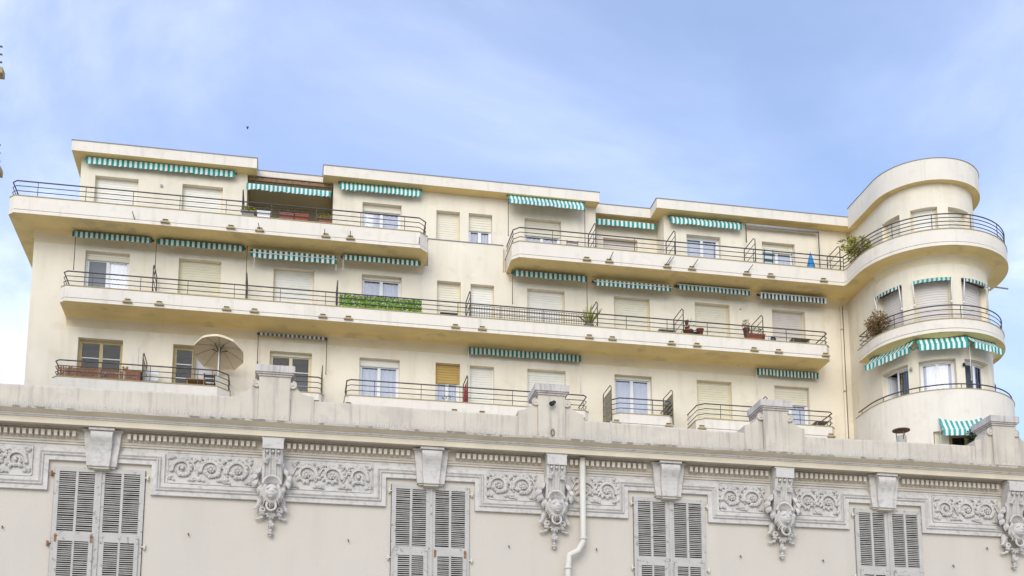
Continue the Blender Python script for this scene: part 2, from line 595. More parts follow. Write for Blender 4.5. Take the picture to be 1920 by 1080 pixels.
h4a = add_wins([
    (178.9, 328.2, 260, 336.5, 'closed', dict(c='sh_white')),
    (342.3, 344.2, 418, 352, 'closed', dict(c='sh_white'))], YW4, FL4)
h4b = add_wins([
    (680, 379, 753, 385, 'double', dict(sh=0.10, c='sh_cream')),
    (818.4, 394, 862.5, 397.8, 'closed', dict(c='sh_cream', z0=25.55)),
    (879, 399, 923, 403.5, 'double', dict(sh=0.46, c='sh_cream', z0=25.55)),
    (983.6, 409.5, 1052, 413.5, 'double', dict(sh=0.26, c='sh_cream'))], YW4, FL4)
h4c = add_wins([
    (1287, 440, 1350.6, 443.7, 'double', dict(sh=0.0, c='sh_white')),
    (1428.4, 452.8, 1490, 458, 'double', dict(sh=0.14, c='sh_cream'))], YW4, FL4)
h4r = add_wins([(1131, 446, 1195, 449.7, 'closed', dict(c='sh_pink'))], 47.1, FL4)
h3 = add_wins([
    (160.8, 469.5, 243.8, 475.5, 'double', dict(sh=0.10, c='sh_cream', left='screen')),
    (335.8, 484.3, 415, 490, 'closed', dict(c='sh_yellow')),
    (513.6, 500.4, 589.8, 507.7, 'closed', dict(c='sh_white')),
    (678.8, 513.4, 753.2, 519.9, 'double', dict(sh=0.04, c='sh_cream', blind=1)),
    (819.6, 525.8, 864.2, 529, 'closed', dict(c='sh_cream')),
    (882.4, 532.6, 926.5, 535, 'closed', dict(c='sh_white')),
    (988.8, 540.4, 1058.8, 546, 'closed', dict(c='sh_white')),
    (1150.9, 554.7, 1218.3, 560, 'closed', dict(c='sh_cream')),
    (1302.6, 566.9, 1367.5, 571.3, 'closed', dict(c='sh_cream')),
    (1447.3, 580, 1508.8, 584, 'closed', dict(c='sh_pink'))], YW, FL3)
h2 = add_wins([
    (146.9, 632.5, 231, 637.8, 'wood', dict(f='win_yellow', bars=1, red=1)),
    (325, 644.4, 402, 651, 'wood', dict(f='win_yellow', open=1, bars=1)),
    (506.3, 657.5, 585, 662.5, 'double', dict(sh=0.04, c='sh_cream', f='win_cream', bars=1, grey=1)),
    (674.3, 670.4, 749.5, 674.3, 'double', dict(sh=0.10, c='sh_white')),
    (817, 680.2, 862.8, 682, 'double', dict(sh=0.42, c='sh_wood', f='win_white', z0=18.42)),
    (880.9, 685.8, 926.5, 687, 'closed', dict(c='sh_white', f='win_white')),
    (988.8, 692.2, 1060.6, 694.8, 'closed', dict(c='sh_white', f='win_white')),
    (1152, 702, 1222, 705.7, 'double', dict(sh=0.04, c='sh_cream')),
    (1306.3, 712.4, 1371.6, 716, 'closed', dict(c='sh_yellow')),
    (1452, 723.3, 1516.8, 726, 'double', dict(sh=0.28, c='sh_cream'))], YW, FL2)

# ---- outer walls
REV = 0.34
w = MB()
wall_grid(w, flat_frame(YW), [XL, XT], [0, 17.4, 20.9, Z4['zb'] + 0.02], h3 + h2, REV)
XA, XB_, XC_, XD = at(151, 330, YW4).x, at(462, 390, YW4).x, at(624, 400, YW4).x, at(1117, 430, YW4).x
XE, XE2 = at(1245, 440, YW4).x, at(1231, 440, 47.1).x
wall_grid(w, flat_frame(YW4), [XA, XB_], [Z4['zb'] + 0.05, ZR0 + 0.1], h4a, REV)
wall_grid(w, flat_frame(YW4), [XC_, XD], [Z4['zb'] + 0.05, ZR0 + 0.1], h4b, REV)
wall_grid(w, flat_frame(YW4), [XE, TX - RT4], [Z4['zb'] + 0.05, ZR0 + 0.1], h4c, REV)
wall_grid(w, flat_frame(47.1), [XD - 0.1, XE2], [Z4['zb'] + 0.05, ZR0 + 0.1], h4r, REV)


def vq(a, b, z0, z1, m=0):
    w.quad((a[0], a[1], z0), (b[0], b[1], z0), (b[0], b[1], z1), (a[0], a[1], z1), m)


z4, zt = Z4['zb'] + 0.05, ZR0 + 0.1
vq((XE2, 47.1), (XE, YW4), z4, zt)
vq((XD, YW4), (XD, 47.3), z4, zt)
vq((XA, YW4), (XA, 58), z4, zt)
vq((XB_, YW4), (XB_, 48.7), z4, zt)
vq((XC_, YW4), (XC_, 48.7), z4, zt)
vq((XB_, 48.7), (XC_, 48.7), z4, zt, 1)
vq((XL, YW), (XL, 58), 0, 24.33)
vq((XL, 58), (TX + RW, 58), 0, 27.8)
vq((TX + RW, TY), (TX + RW, 58), 0, 24.33)
vq((TX + RT4, TY), (TX + RT4, 58), z4, zt)
vq((XT, YW), (XT, TY), 0, 24.33)
vq((TX - RT4, YW4), (TX - RT4, TY), z4, zt)
# ledge under the two middle top-floor windows
LX0, LX1 = at(803, 450, YW).x, at(943, 463, YW).x
w.box(LX0, LX1, YW, YW4 - 0.002, 24.33, 25.50)
w.box(LX0 - 0.02, LX1 + 0.02, YW - 0.03, YW4 - 0.002, 25.503, 25.535, 2)
# the round tower
TH4, TH3, TH2 = [], [], []
for (lst, R, z0, ztop, rows) in (
        (TH4, RT4, FL4, 26.58, [(1638.7, 427.8, 1683.6, 401, 'sh_cream'), (1704.8, 394, 1758, 385.8, 'sh_white'), (1778, 387, 1808.5, 401.9, 'sh_cream')]),
        (TH3, RW, FL3, 23.36, [(1632, 563, 1689.6, 533.3, 'sh_pink'), (1710.4, 527, 1783.3, 518.7, 'sh_pink'), (1802, 520.3, 1841, 539, 'sh_pink')]),
        (TH2, RW, FL2, 19.95, [(1638, 706.7, 1699.6, 682, None), (1720.8, 677.5, 1794, 670, None), (1812, 670, 1844, 686, None)])):
    for k, (x0, y0, x1, y1, c) in enumerate(rows):
        a, b = at_z(x0, y0, ztop), at_z(x1, y1, ztop)
        aa, ab = math.degrees(math.atan2(a.y - TY, a.x - TX)), math.degrees(math.atan2(b.y - TY, b.x - TX))
        if aa > 90:
            aa = -178.5
        lst.append((aa, ab, z0, ztop))
        am = math.radians((aa + ab) / 2)
        hw = R * math.radians(ab - aa) / 2

        def fr(u, d, z, am=am, R=R):
            q = am + u / R
            return (TX + (R - d) * math.cos(q), TY + (R - d) * math.sin(q), z)
        fr.curved = True
        if c:
            WINS.append((fr, -hw, hw, z0, ztop, 'closed', dict(c=c, tower=1)))
        else:
            WINS.append((fr, -hw, hw, z0, ztop, 'double', dict(sh=0.03, c='sh_cream', tower=1, half=(k == 0), grey=(k == 2))))


def cyl(R):
    return lambda u, d, z: (TX + (R - d) * math.cos(math.radians(u)), TY + (R - d) * math.sin(math.radians(u)), z)


arc = [-180 + 4.5 * i for i in range(41)]
wall_grid(w, cyl(RT4), arc, [z4, zt + 0.25], TH4, REV)
wall_grid(w, cyl(RW), arc, [20.9, 24.33], TH3, REV)
wall_grid(w, cyl(RW), arc, [17.4, 20.9], TH2, REV)
w.build('wall', ['cream', 'olive', 'flash'], apt)

# ---- roofs
XR1, XR2, XR3, XR4, XR5 = at(135, 270, 45.7).x, at(482.2, 300, 45.7).x, at(607, 310, 45.7).x, at(1123.6, 370, 45.7).x, at(1231.3, 380, 45.7).x
r = MB()
front = [(XR1, 58.3), (XR1, 45.7), (XR2, 45.7), (XR2, 46.6), (XR3, 46.6), (XR3, 45.7), (XR4, 45.7), (XR4, 46.6), (XR5, 46.6), (XR5, 45.7), (TX - 2.15, 45.7)]
poly = front + [(TX + 1.8, 45.72), (TX + 1.8, 58.3)]
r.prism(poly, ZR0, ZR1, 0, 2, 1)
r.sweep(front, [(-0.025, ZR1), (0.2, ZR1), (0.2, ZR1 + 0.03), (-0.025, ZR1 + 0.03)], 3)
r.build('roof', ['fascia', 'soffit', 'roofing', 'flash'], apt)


def stadium(R, yb, n=48):
    return [(TX - R, yb)] + [(TX + R * math.cos(math.radians(-180 + 180 * i / n)), TY + R * math.sin(math.radians(-180 + 180 * i / n))) for i in range(n + 1)] + [(TX + R, yb)]


r = MB()
RR = 2.26
st = stadium(RR, 45.69)
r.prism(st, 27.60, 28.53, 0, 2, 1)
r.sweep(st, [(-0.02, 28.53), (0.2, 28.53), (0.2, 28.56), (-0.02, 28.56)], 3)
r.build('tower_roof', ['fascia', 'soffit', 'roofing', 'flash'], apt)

# ---- balconies
spout_me = None
POST_ME = {}


def spout_mesh():
    mb = MB()
    mb.box(-0.17, 0.17, -0.10, 0.03, -0.05, 0.0)
    mb.add([(-0.12, -0.06, 0), (0.12, -0.06, 0), (0.12, 0.03, 0), (-0.12, 0.03, 0), (-0.09, -0.02, 0.09), (0.09, -0.02, 0.09), (0.09, 0.03, 0.09), (-0.09, 0.03, 0.09)],
           [(0, 1, 5, 4), (1, 2, 6, 5), (3, 0, 4, 7), (4, 5, 6, 7)])
    mb.box(-0.10, 0.10, -0.05, 0.03, 0.091, 0.11, 1)
    me = bpy.data.meshes.new('spout')
    me.from_pydata(mb.v, [], mb.f)
    me.materials.append(M['spout'])
    me.materials.append(M['groove'])
    me.polygons.foreach_set('material_index', mb.m)
    return me


spout_me = spout_mesh()


def post_mesh(h):
    key = round(h, 2)
    if key not in POST_ME:
        mb = MB()
        mb.box(-0.011, 0.011, -0.011, 0.011, 0, h)
        me = bpy.data.meshes.new('post')
        me.from_pydata(mb.v, [], mb.f)
        me.materials.append(M['rail'])
        POST_ME[key] = me
    return POST_ME[key]


def balcony(path, back, zb, zp, zr, nr=3, post=1.72, start=0.9, spouts=(), rods=(), soffit='soffit', rmat='rail', rail_path=None, floor=None):
    mb = MB()
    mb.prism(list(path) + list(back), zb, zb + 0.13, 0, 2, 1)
    mb.sweep(path, [(0.045, zb + 0.131), (0.16, zb + 0.131), (0.16, zb + 0.158), (0.045, zb + 0.158)], 3)
    mb.sweep(path, [(0.02, zb + 0.158), (0.15, zb + 0.158), (0.15, zp - 0.035), (0.02, zp - 0.035)], 0)
    mb.sweep(path, [(0.0, zp - 0.034), (0.17, zp - 0.034), (0.17, zp), (0.0, zp)], 4)
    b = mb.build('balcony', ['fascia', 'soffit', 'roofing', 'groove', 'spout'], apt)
    rp = rail_path or inset(path, 0.085)
    hts = [zp + (zr - zp) * (i + 1) / nr for i in range(nr)]
    for i, z in enumerate(hts):
        t = MB()
        t.tube([(x, y, z) for x, y in rp], 0.025 if i == nr - 1 else 0.016, 6)
        t.build('rail', rmat, b)
    for p, n in along(rp, post, start):
        link('post', post_mesh(zr - zp), b, (p.x, p.y, zp))
    for px, py in spouts:
        q = at(px, py, YB)
        link('spout', spout_me, b, (q.x, YB, zb + 0.135))
    for (px, py, qx, qy) in rods:
        a = at(px, py, YB - 0.06)
        c = at(qx, qy, YB - 0.16)
        t = MB()
        t.tube([a, (a.x, YB + 0.03, zb + 0.17)] if False else [(a.x, YB - 0.0, a.z), c], 0.016, 5)
        t.build('rod', 'rail', b)
    return b


xl = at(13, 398, YB).x
xr = at(788, 437, YB).x
pB4L = [(xl, 49.2), (xl, YB + 0.22), (xl + 0.22, YB), (xr, YB), (xr + 0.34, YB + 0.34), (xr + 0.36, YW4 + 0.02)]
b4l = balcony(pB4L, [(XA + 0.02, YW4 + 0.02), (XA + 0.02, 49.2)], **Z4, start=2.0,
              spouts=[(310, 416), (433, 426), (487, 431), (611, 442), (657, 446)],
              rods=[(252, 410, 248, 396), (487, 430, 484, 418), (609, 441, 609, 429), (657, 445, 657, 433), (786, 456, 787, 444)])
x0 = at(966.7, 456, YB).x
pB4R = [(x0 - 0.12, YW4 + 0.02), (x0 - 0.12, YB + 0.3), (x0 + 0.15, YB), (TX - 3.2, YB), (TX - 3.15, 44.35)] + stadium(3.15, 47.5)[1:]
rB4 = inset(pB4R, 0.085)
ci = 3
b4r = balcony(pB4R, [(TX + 1.9, 47.5), (TX + 1.85, YW4 + 0.02)], **Z4, start=1.4, rail_path=rB4[:4],
              spouts=[(1100, 485), (1142, 489), (1250.5, 499), (1297, 503), (1400, 512), (1445, 518), (1544, 526)],
              rods=[(1142, 489, 1150, 472), (1247, 499, 1258, 482), (1251, 498, 1264, 481), (1297, 503, 1309, 486), (1400, 512, 1412, 496)])
rt = rB4[3:]
for i in range(4):
    z = 25.03 + (i + 1) * 0.16
    t = MB()
    t.tube([(x, y, z) for x, y in rt], 0.025 if i == 3 else 0.018, 6)
    t.build('rail', 'rail', b4r)
for p, n in along(rt, 1.55, 0.0):
    link('post', post_mesh(0.64), b4r, (p.x, p.y, 25.03))

xl, xr = at(110, 567, YB).x, at(1560, 671, YB).x
pB3 = [(xl, YW + 0.02), (xl, YB + 0.2), (xl + 0.2, YB), (xr - 0.2, YB), (xr, YB + 0.2), (xr, YW + 0.02)]
b3 = balcony(pB3, [], **Z3, start=2.4,
             spouts=[(238.6, 576), (298, 581), (424.5, 590), (476.6, 594), (605, 603.5), (653, 607), (854, 621), (904, 625), (1105, 640), (1148, 643), (1259, 651), (1307, 655), (1414, 662), (1460, 666), (1548, 672)])
p3t = [(TX - RW, 44.35)] + [(TX - 2.82, 44.35)] + stadium(2.82, 47.0)[1:]
b3t = balcony(p3t, [(TX + 2.25, 47.0), (TX + 2.25, TY), (TX, TY)], zb=20.86, zp=21.42, zr=21.99, nr=3, post=2.6, start=2.7)
t = MB()
a, c = at(1688, 636, 42.0), at(1682, 629, 41.9)
t.tube([a, c], 0.016, 5)
t.build('rod', 'rail', b3t)


def rect_balcony(px0, py0, px1, py1, sp, ch0=0.2, ch1=0.2, start=0.9, post=1.72, rmat='rail'):
    a, c = at(px0, py0, YB).x, at(px1, py1, YB).x
    p = [(a, YW + 0.02), (a, YB + ch0), (a + ch0, YB), (c - ch1, YB), (c, YB + ch1), (c, YW + 0.02)]
    return balcony(p, [], **Z2, start=start, post=post, spouts=sp, rmat=rmat)


b2a = rect_balcony(96, 706, 430, 740, [], ch1=0.45, start=3.0)
b2b = rect_balcony(482, 735, 608, 735, [(593, 753)], start=2.0)
b2c = rect_balcony(646, 745, 1106, 742, [(653, 760), (852, 774), (904, 776), (1092, 793)], start=2.4, post=1.8)
b2d = rect_balcony(1148, 745, 1264, 750, [(1156, 793), (1254, 799)], ch0=0.3, start=2.9)
b2e = rect_balcony(1308, 755, 1568, 772, [(1316, 800), (1558, 815)], ch0=0.3, start=2.2)
# tower: deep curved parapet that runs on down as the wall of the floor below
w = MB()
q0, q1 = at_cyl(1750, 810, TX, TY, 3.0), at_cyl(1835, 806, TX, TY, 3.0)
A0, A1 = math.degrees(math.atan2(q0.y - TY, q0.x - TX)), math.degrees(math.atan2(q1.y - TY, q1.x - TX))
ZL1 = (q0.z + q1.z) / 2
L1HOLE = (A0, A1, ZL1 - 1.7, ZL1)
wall_grid(w, cyl(3.0), arc, [0, 18.44], [L1HOLE], 0.3)
w.quad((TX - 3, TY, 0), (TX - 3, 44.4, 0), (TX - 3, 44.4, 18.44), (TX - 3, TY, 18.44))
w.quad((TX - 3, 44.4, 0), (TX - 2.2, 44.4, 0), (TX - 2.2, 44.4, 18.44), (TX - 3, 44.4, 18.44))
w.quad((TX + 3, TY, 0), (TX + 3, 47, 0), (TX + 3, 47, 18.44), (TX + 3, TY, 18.44))
p2t = [(TX - 2.2, 44.4), (TX - 3.0, 44.4)] + stadium(3.0, 47.0)[1:]
w.sweep(p2t, [(-0.02, 18.44), (0.16, 18.44), (0.16, 18.47), (-0.02, 18.47)], 1)
w.sweep(p2t, [(0.13, 17.65), (0.15, 17.65), (0.15, 18.44), (0.13, 18.44)], 0)
w.prism(inset(p2t, 0.1), 17.55, 17.65, 0)
b2t = w.build('tower_balcony', ['fascia', 'spout'], apt)
t = MB()
rp = inset(p2t, 0.08)[1:]
t.tube([(x, y, 18.67) for x, y in rp], 0.026, 6)
t.build('rail', 'rail', b2t)
for p, n in along(rp, 1.55, 0.3):
    link('post', post_mesh(0.2), b2t, (p.x, p.y, 18.47))

# ---- coves added between soffits and walls, their ochre stepped to paint the shade there
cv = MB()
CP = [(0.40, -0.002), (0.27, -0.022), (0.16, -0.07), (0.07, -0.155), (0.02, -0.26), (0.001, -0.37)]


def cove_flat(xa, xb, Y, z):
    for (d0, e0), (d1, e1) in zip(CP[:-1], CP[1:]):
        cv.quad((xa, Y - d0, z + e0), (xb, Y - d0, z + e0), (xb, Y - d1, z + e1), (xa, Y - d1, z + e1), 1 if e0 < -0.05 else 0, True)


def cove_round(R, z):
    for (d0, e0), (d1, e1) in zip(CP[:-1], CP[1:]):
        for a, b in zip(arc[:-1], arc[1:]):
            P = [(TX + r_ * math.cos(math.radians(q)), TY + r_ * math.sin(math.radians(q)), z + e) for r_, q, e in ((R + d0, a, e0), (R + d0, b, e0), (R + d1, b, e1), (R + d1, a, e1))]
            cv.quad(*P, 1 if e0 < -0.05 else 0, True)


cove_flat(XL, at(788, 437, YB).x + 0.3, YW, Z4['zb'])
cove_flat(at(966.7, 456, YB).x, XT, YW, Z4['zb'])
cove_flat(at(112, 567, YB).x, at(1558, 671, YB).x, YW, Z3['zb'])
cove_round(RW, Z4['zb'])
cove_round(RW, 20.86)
cv.build('shade_cove', ['soffit', 'shade_cove'], apt)

# ---- windows
for (fr, u0, u1, z0, z1, kind, op) in WINS:
    H = z1 - z0
    fm = op.get('f', 'win_white' if kind == 'double' else 'win_cream' if kind == 'closed' else 'win_yellow')
    mb = MB()
    d0 = 0.23
    if kind == 'closed':
        mb.fbox(fr, u0, u0 + 0.05, d0 - 0.03, d0 + 0.06, z0, z1)
        mb.fbox(fr, u1 - 0.05, u1, d0 - 0.03, d0 + 0.06, z0, z1)
        mb.fbox(fr, u0 + 0.05, u1 - 0.05, d0 + 0.05, d0 + 0.08, z0, z1, 1)
        wn = mb.build('window', [fm, 'room'], apt)
        s = MB()
        hs = 0.10
        n = int(H / hs)
        for i in range(n):
            za = z0 + i * H / n
            zb_ = z0 + (i + 1) * H / n
            s.fquad(fr, u0 + 0.05, u1 - 0.05, d0 + 0.012, za, d0, za + 0.014)
            s.fquad(fr, u0 + 0.05, u1 - 0.05, d0, za + 0.014, d0 + 0.012, zb_)
        s.build('roller_shutter', op['c'], wn)
        continue
    sh = op.get('sh', 0) * H
    zt_ = z1 - sh
    ff = 0.055
    # outer frame and dim room box behind
    mb.fbox(fr, u0, u0 + ff, d0, d0 + 0.09, z0, z1)
    mb.fbox(fr, u1 - ff, u1, d0, d0 + 0.09, z0, z1)
    mb.fbox(fr, u0 + ff, u1 - ff, d0, d0 + 0.09, z1 - ff, z1)
    rd = 0.7 if op.get('tower') else 1.2
    rm = 2 if op.get('grey') else 1
    mb.fquad(fr, u0, u1, rd, z0, rd, z1, rm)
    for u in (u0, u1):
        mb.quad(fr(u, 0.335, z0), fr(u, rd, z0), fr(u, rd, z1), fr(u, 0.335, z1), rm)
    mb.fquad(fr, u0, u1, 0.335, z1, rd, z1, rm)
    mb.fquad(fr, u0, u1, 0.335, z0, rd, z0, rm)
    wn = mb.build('window', [fm, 'room', 'room2'], apt)
    if sh > 0.05:
        s = MB()
        n = max(2, int(sh / 0.10))
        for i in range(n):
            za = zt_ + i * sh / n
            zb_ = zt_ + (i + 1) * sh / n
            s.quad(fr(u0 + 0.02, d0 - 0.02, za), fr(u1 - 0.02, d0 - 0.02, za), fr(u1 - 0.02, d0 - 0.034, za + 0.012), fr(u0 + 0.02, d0 - 0.034, za + 0.012))
            s.quad(fr(u0 + 0.02, d0 - 0.034, za + 0.012), fr(u1 - 0.02, d0 - 0.034, za + 0.012), fr(u1 - 0.02, d0 - 0.02, zb_), fr(u0 + 0.02, d0 - 0.02, zb_))
        s.fbox(fr, u0 + 0.02, u1 - 0.02, d0 - 0.04, d0 - 0.015, zt_ - 0.03, zt_)
        s.build('roller_shutter', op['c'], wn)
    um = (u0 + u1) / 2
    zs_ = min(zt_, z1 - ff)
    for k, (a, b) in enumerate(((u0 + ff, um), (um, u1 - ff))):
        if op.get('half') and k == 0:
            # left leaf folded open into the room
            s = MB()
            s.fbox(fr, a, a + 0.05, d0 + 0.1, d0 + 0.5, z0, zs_)
            s.build('sash', fm, wn)
            continue
        if op.get('open') and k == 1:
            continue
        s = MB()
        sw = 0.065
        s.fbox(fr, a, a + sw, d0 + 0.02, d0 + 0.07, z0, zs_)
        s.fbox(fr, b - sw, b, d0 + 0.02, d0 + 0.07, z0, zs_)
        s.fbox(fr, a + sw, b - sw, d0 + 0.02, d0 + 0.07, zs_ - sw, zs_)
        s.fbox(fr, a + sw, b - sw, d0 + 0.02, d0 + 0.07, z0, z0 + 0.12)
        if op.get('bars'):
            for q in (1, 2, 3):
                zz = z0 + 0.12 + (zs_ - z0 - 0.2) * q / 4
                s.fbox(fr, a + sw, b - sw, d0 + 0.03, d0 + 0.06, zz - 0.014, zz + 0.014, 1)
        s.build('sash', [fm, 'win_white'], wn)
        if op.get('left') == 'screen' and k == 0:
            g = MB()
            g.fbox(fr, a + sw - 0.01, b - sw + 0.01, d0 + 0.035, d0 + 0.045, z0 + 0.11, zs_ - sw + 0.01)
            g.build('fly_screen', 'screen', wn)
            continue
        g = MB()
        g.fbox(fr, a + sw - 0.01, b - sw + 0.01, d0 + 0.042, d0 + 0.05, z0 + 0.11, zs_ - sw + 0.01)
        g.build('pane', 'glassdark' if (kind == 'wood' or op.get('grey')) else 'glass', wn)
        if kind == 'double' and not op.get('grey') and not (op.get('half') and k == 1):
            g = MB()
            nn = 14
            for i in range(nn):
                ua, ub = a + (b - a) * i / nn, a + (b - a) * (i + 1) / nn
                da, db = 0.325 + 0.015 * math.sin(i * 1.7), 0.325 + 0.015 * math.sin((i + 1) * 1.7)
                g.quad(fr(ua, da, z0 + 0.03), fr(ub, db, z0 + 0.03), fr(ub, db, zs_ - 0.1), fr(ua, da, zs_ - 0.1), 0, True)
            g.build('curtain', 'curtain', wn)
        if op.get('red') and k == 0:
            g = MB()
            g.fbox(fr, a, a + 0.12, 0.36, 0.40, z0, z0 + 0.72 * H)
            g.build('curtain', 'red', wn)
    if op.get('open'):
        s = MB()
        # right leaf standing open against the jamb, a pale blind on its glass
        s.fbox(fr, um + 0.02, u1 - 0.08, d0 + 0.25, d0 + 0.28, z0, z1 - 0.3, 1)
        s.fbox(fr, um - 0.02, um + 0.03, d0 + 0.02, d0 + 0.30, z0, z1 - 0.1, 0)
        s.build('sash', [fm, 'curtain'], wn)
# sill under the small window with the wooden shutter
s = MB()
s.box(at(815, 740, YW).x, at(865, 740, YW).x, YW - 0.08, YW + 0.1, 18.37, 18.42)
s.build('window_sill', 'spout', apt)

# window of the tower floor that shows just above the villa parapet
am = math.radians((A0 + A1) / 2)
dr = Vector((math.cos(am), math.sin(am), 0))
tt = Vector((-math.sin(am), math.cos(am), 0))
hf = math.radians((A1 - A0) / 2)
O = Vector((TX, TY, 0)) + dr * (3.0 * math.cos(hf) - 0.06)
hw = 3.0 * math.sin(hf) - 0.06


def frL(u, d, z):
    p = O + tt * u - dr * d
    return (p.x, p.y, z)


zt1, zb1 = ZL1, ZL1 - 1.7
mb = MB()
um = -hw + 0.36 * 2 * hw
mb.fbox(frL, um, um + 0.10, 0.1, 0.2, zb1, zt1)
mb.fbox(frL, hw - 0.05, hw, 0.1, 0.2, zb1, zt1)
mb.fbox(frL, um + 0.10, hw - 0.05, 0.1, 0.2, zt1 - 0.22, zt1)
mb.fbox(frL, um + 0.56, um + 0.68, 0.1, 0.2, zb1, zt1 - 0.22)
mb.fbox(frL, -hw, hw, 0.5, 0.52, zb1, zt1, 1)
wn = mb.build('window', ['win_brown', 'room'], apt)
g = MB()
g.fbox(frL, um + 0.1, um + 0.56, 0.14, 0.15, zb1, zt1 - 0.22)
g.fbox(frL, um + 0.68, hw - 0.05, 0.14, 0.15, zb1, zt1 - 0.22)
g.build('pane', 'glassdark', wn)
g = MB()
g.fbox(frL, -hw, um - 0.02, 0.06, 0.12, zb1, zt1)
g.build('blind_panel', 'sh_yellow', wn)


# ---- partitions between the flats
def divider(px, py, zbase, ztop, mt='rail', infill=None, y0=44.66, y1=45.86, X=None, chamfer=0.16, nb=4):
    X = at(px, py, y0).x if X is None else X
    mb = MB()
    mb.tube([(X, y1, zbase), (X, y1, ztop), (X, y0 + chamfer, ztop), (X, y0, ztop - chamfer * 0.8), (X, y0, zbase)], 0.022, 5)
    d = mb.build('divider', mt, apt)
    for i in range(nb):
        z = zbase + (ztop - zbase) * (i + 0.6) / (nb + 0.4)
        b = MB()
        b.tube([(X, y0, z), (X, y1, z)], 0.014, 5)
        b.build('bar', mt, d)
    if infill:
        b = MB()
        b.box(X - 0.006, X + 0.006, y0 + 0.05, y1 - 0.05, zbase + 0.1, ztop - 0.2)
        b.build('panel', infill, d)
    return d


for px, py in ((455, 380), (1117, 440), (1266, 450), (1416, 465), (1575, 480)):
    divider(px, py, 24.6, 26.24)
for px, py in ((287, 520), (462, 530), (633, 545), (882, 560), (1120, 575), (1281, 590), (1430, 600)):
    divider(px, py, 21.3, 22.82)
divider(268, 680, 17.75, 19.28, infill='olive')
divider(482, 690, 17.75, 19.28)
divider(605, 690, 17.75, 19.28, mt='oldrail')
divider(877, 710, 17.75, 19.28, infill='olive')
divider(1146, 725, 17.75, 19.30, mt='oldrail', infill='wired')
divider(1261, 735, 17.75, 19.28, mt='oldrail', infill='wired')
divider(1438, 740, 17.75, 19.28, infill='wired')

# ---- rainwater pipes on the facade
mb = MB()
mb.tube([(at(1576.5, 560, 45.9).x, 45.93, 24.3), (at(1576.5, 560, 45.9).x, 45.93, 0)], 0.05, 8)
dp = mb.build('drainpipe', 'cream', apt)
for z in (23.0, 20.2, 17.6, 15.2):
    c = MB()
    X = at(1576.5, 560, 45.9).x
    c.tube([(X, 45.93, z - 0.03), (X, 45.93, z + 0.03)], 0.062, 8)
    c.build('pipe_clip', 'spout', dp)
mb = MB()
X = at(1580, 560, 45.9).x
mb.tube([(X, 45.97, 24.3), (X + 0.02, 45.97, 0)], 0.02, 5)
mb.build('cable', 'groove', apt)
# overflow pipe sticking out of the tower's top balcony
mb = MB()
p = Vector((TX + 3.1, TY + 0.1, 24.36))
mb.tube([p, p + Vector((0.75, 0.1, 0.02))], 0.035, 6)
mb.build('overflow_pipe', 'spout', apt)
# vents on the walls
for px, py, Y in ((303, 349, YW4), (1388, 580, YW), (1128, 671, YW), (1241, 678, YW)):
    p = at(px, py, Y)
    mb = MB()
    mb.tube([(p.x, Y + 0.01, p.z), (p.x, Y - 0.05, p.z)], 0.06 if px < 400 else 0.035, 10)
    mb.build('vent', 'bar_g', apt)
# old tiled canopy over the terrace recess
cn = MB()
xa, xb = XB_ + 0.03, XC_ - 0.03
zc = at(545, 338, 46.35).z
nx = 40
for i in range(nx):
    u0, u1 = xa + (xb - xa) * i / nx, xa + (xb - xa) * (i + 1) / nx
    um = (u0 + u1) / 2
    pr = 0.05
    P0 = [(u0, 46.3, zc), (um, 46.3, zc + pr), (u1, 46.3, zc)]
    P1 = [(u0, 47.6, zc + 0.42), (um, 47.6, zc + 0.42 + pr), (u1, 47.6, zc + 0.42)]
    cn.quad(P0[0], P0[1], P1[1], P1[0])
    cn.quad(P0[1], P0[2], P1[2], P1[1])
    cn.add(P0, [(0, 1, 2)])
cn.box(xa, xb, 46.34, 46.42, zc - 0.16, zc - 0.01)
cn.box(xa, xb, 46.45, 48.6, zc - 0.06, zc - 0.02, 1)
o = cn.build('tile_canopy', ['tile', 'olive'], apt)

# ------------------------------------------------------------------ villa in front
YF = 16.0
VX0, VX1 = -7.0, 15.5
villa = thing('villa', 'beige stucco villa front with lion heads, scroll frieze and grey louvred shutters', 'villa', (4, YF, 0))
KEYS = [-2.425, 1.883, 5.268, 8.570]
LIONS = [-0.243, 3.614, 6.967, 10.647]
NOTCH = [(-3.085, -1.80), (1.275, 2.502), (4.686, 5.872), (8.034, 9.187)]
ZN, ZFB = 6.360, 5.955
SHUT = [(-3.013, -1.871), (1.351, 2.435), (4.767, 5.837), (8.126, 9.191)]
ZS1, ZSM, ZS0 = 6.285, 5.36, 4.05


def vf(u, d, z):                                    # d outwards from the villa wall
    return (u, YF - d, z)


# wall with the four window openings
w = MB()
wall_grid(w, flat_frame(YF), [VX0, VX1], [0, 2.9, 6.95], [(a, b, ZS0, ZS1) for a, b in SHUT], 0.2)
w.quad((VX0, YF, 0), (VX0, 27, 0), (VX0, 27, 6.95), (VX0, YF, 6.95))
w.quad((VX1, YF, 0), (VX1, 27, 0), (VX1, 27, 6.95), (VX1, YF, 6.95))
w.quad((VX0, 27, 0), (VX1, 27, 0), (VX1, 27, 6.95), (VX0, 27, 6.95))
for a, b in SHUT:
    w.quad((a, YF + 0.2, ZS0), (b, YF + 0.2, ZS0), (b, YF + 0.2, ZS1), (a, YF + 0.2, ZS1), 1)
w.build('wall', ['beige', 'behind'], villa)
r = MB()
r.box(VX0 + 0.01, VX1 - 0.01, YF + 0.01, 26.99, 6.70, 6.94)
r.build('roof_terrace', 'roofing', villa)

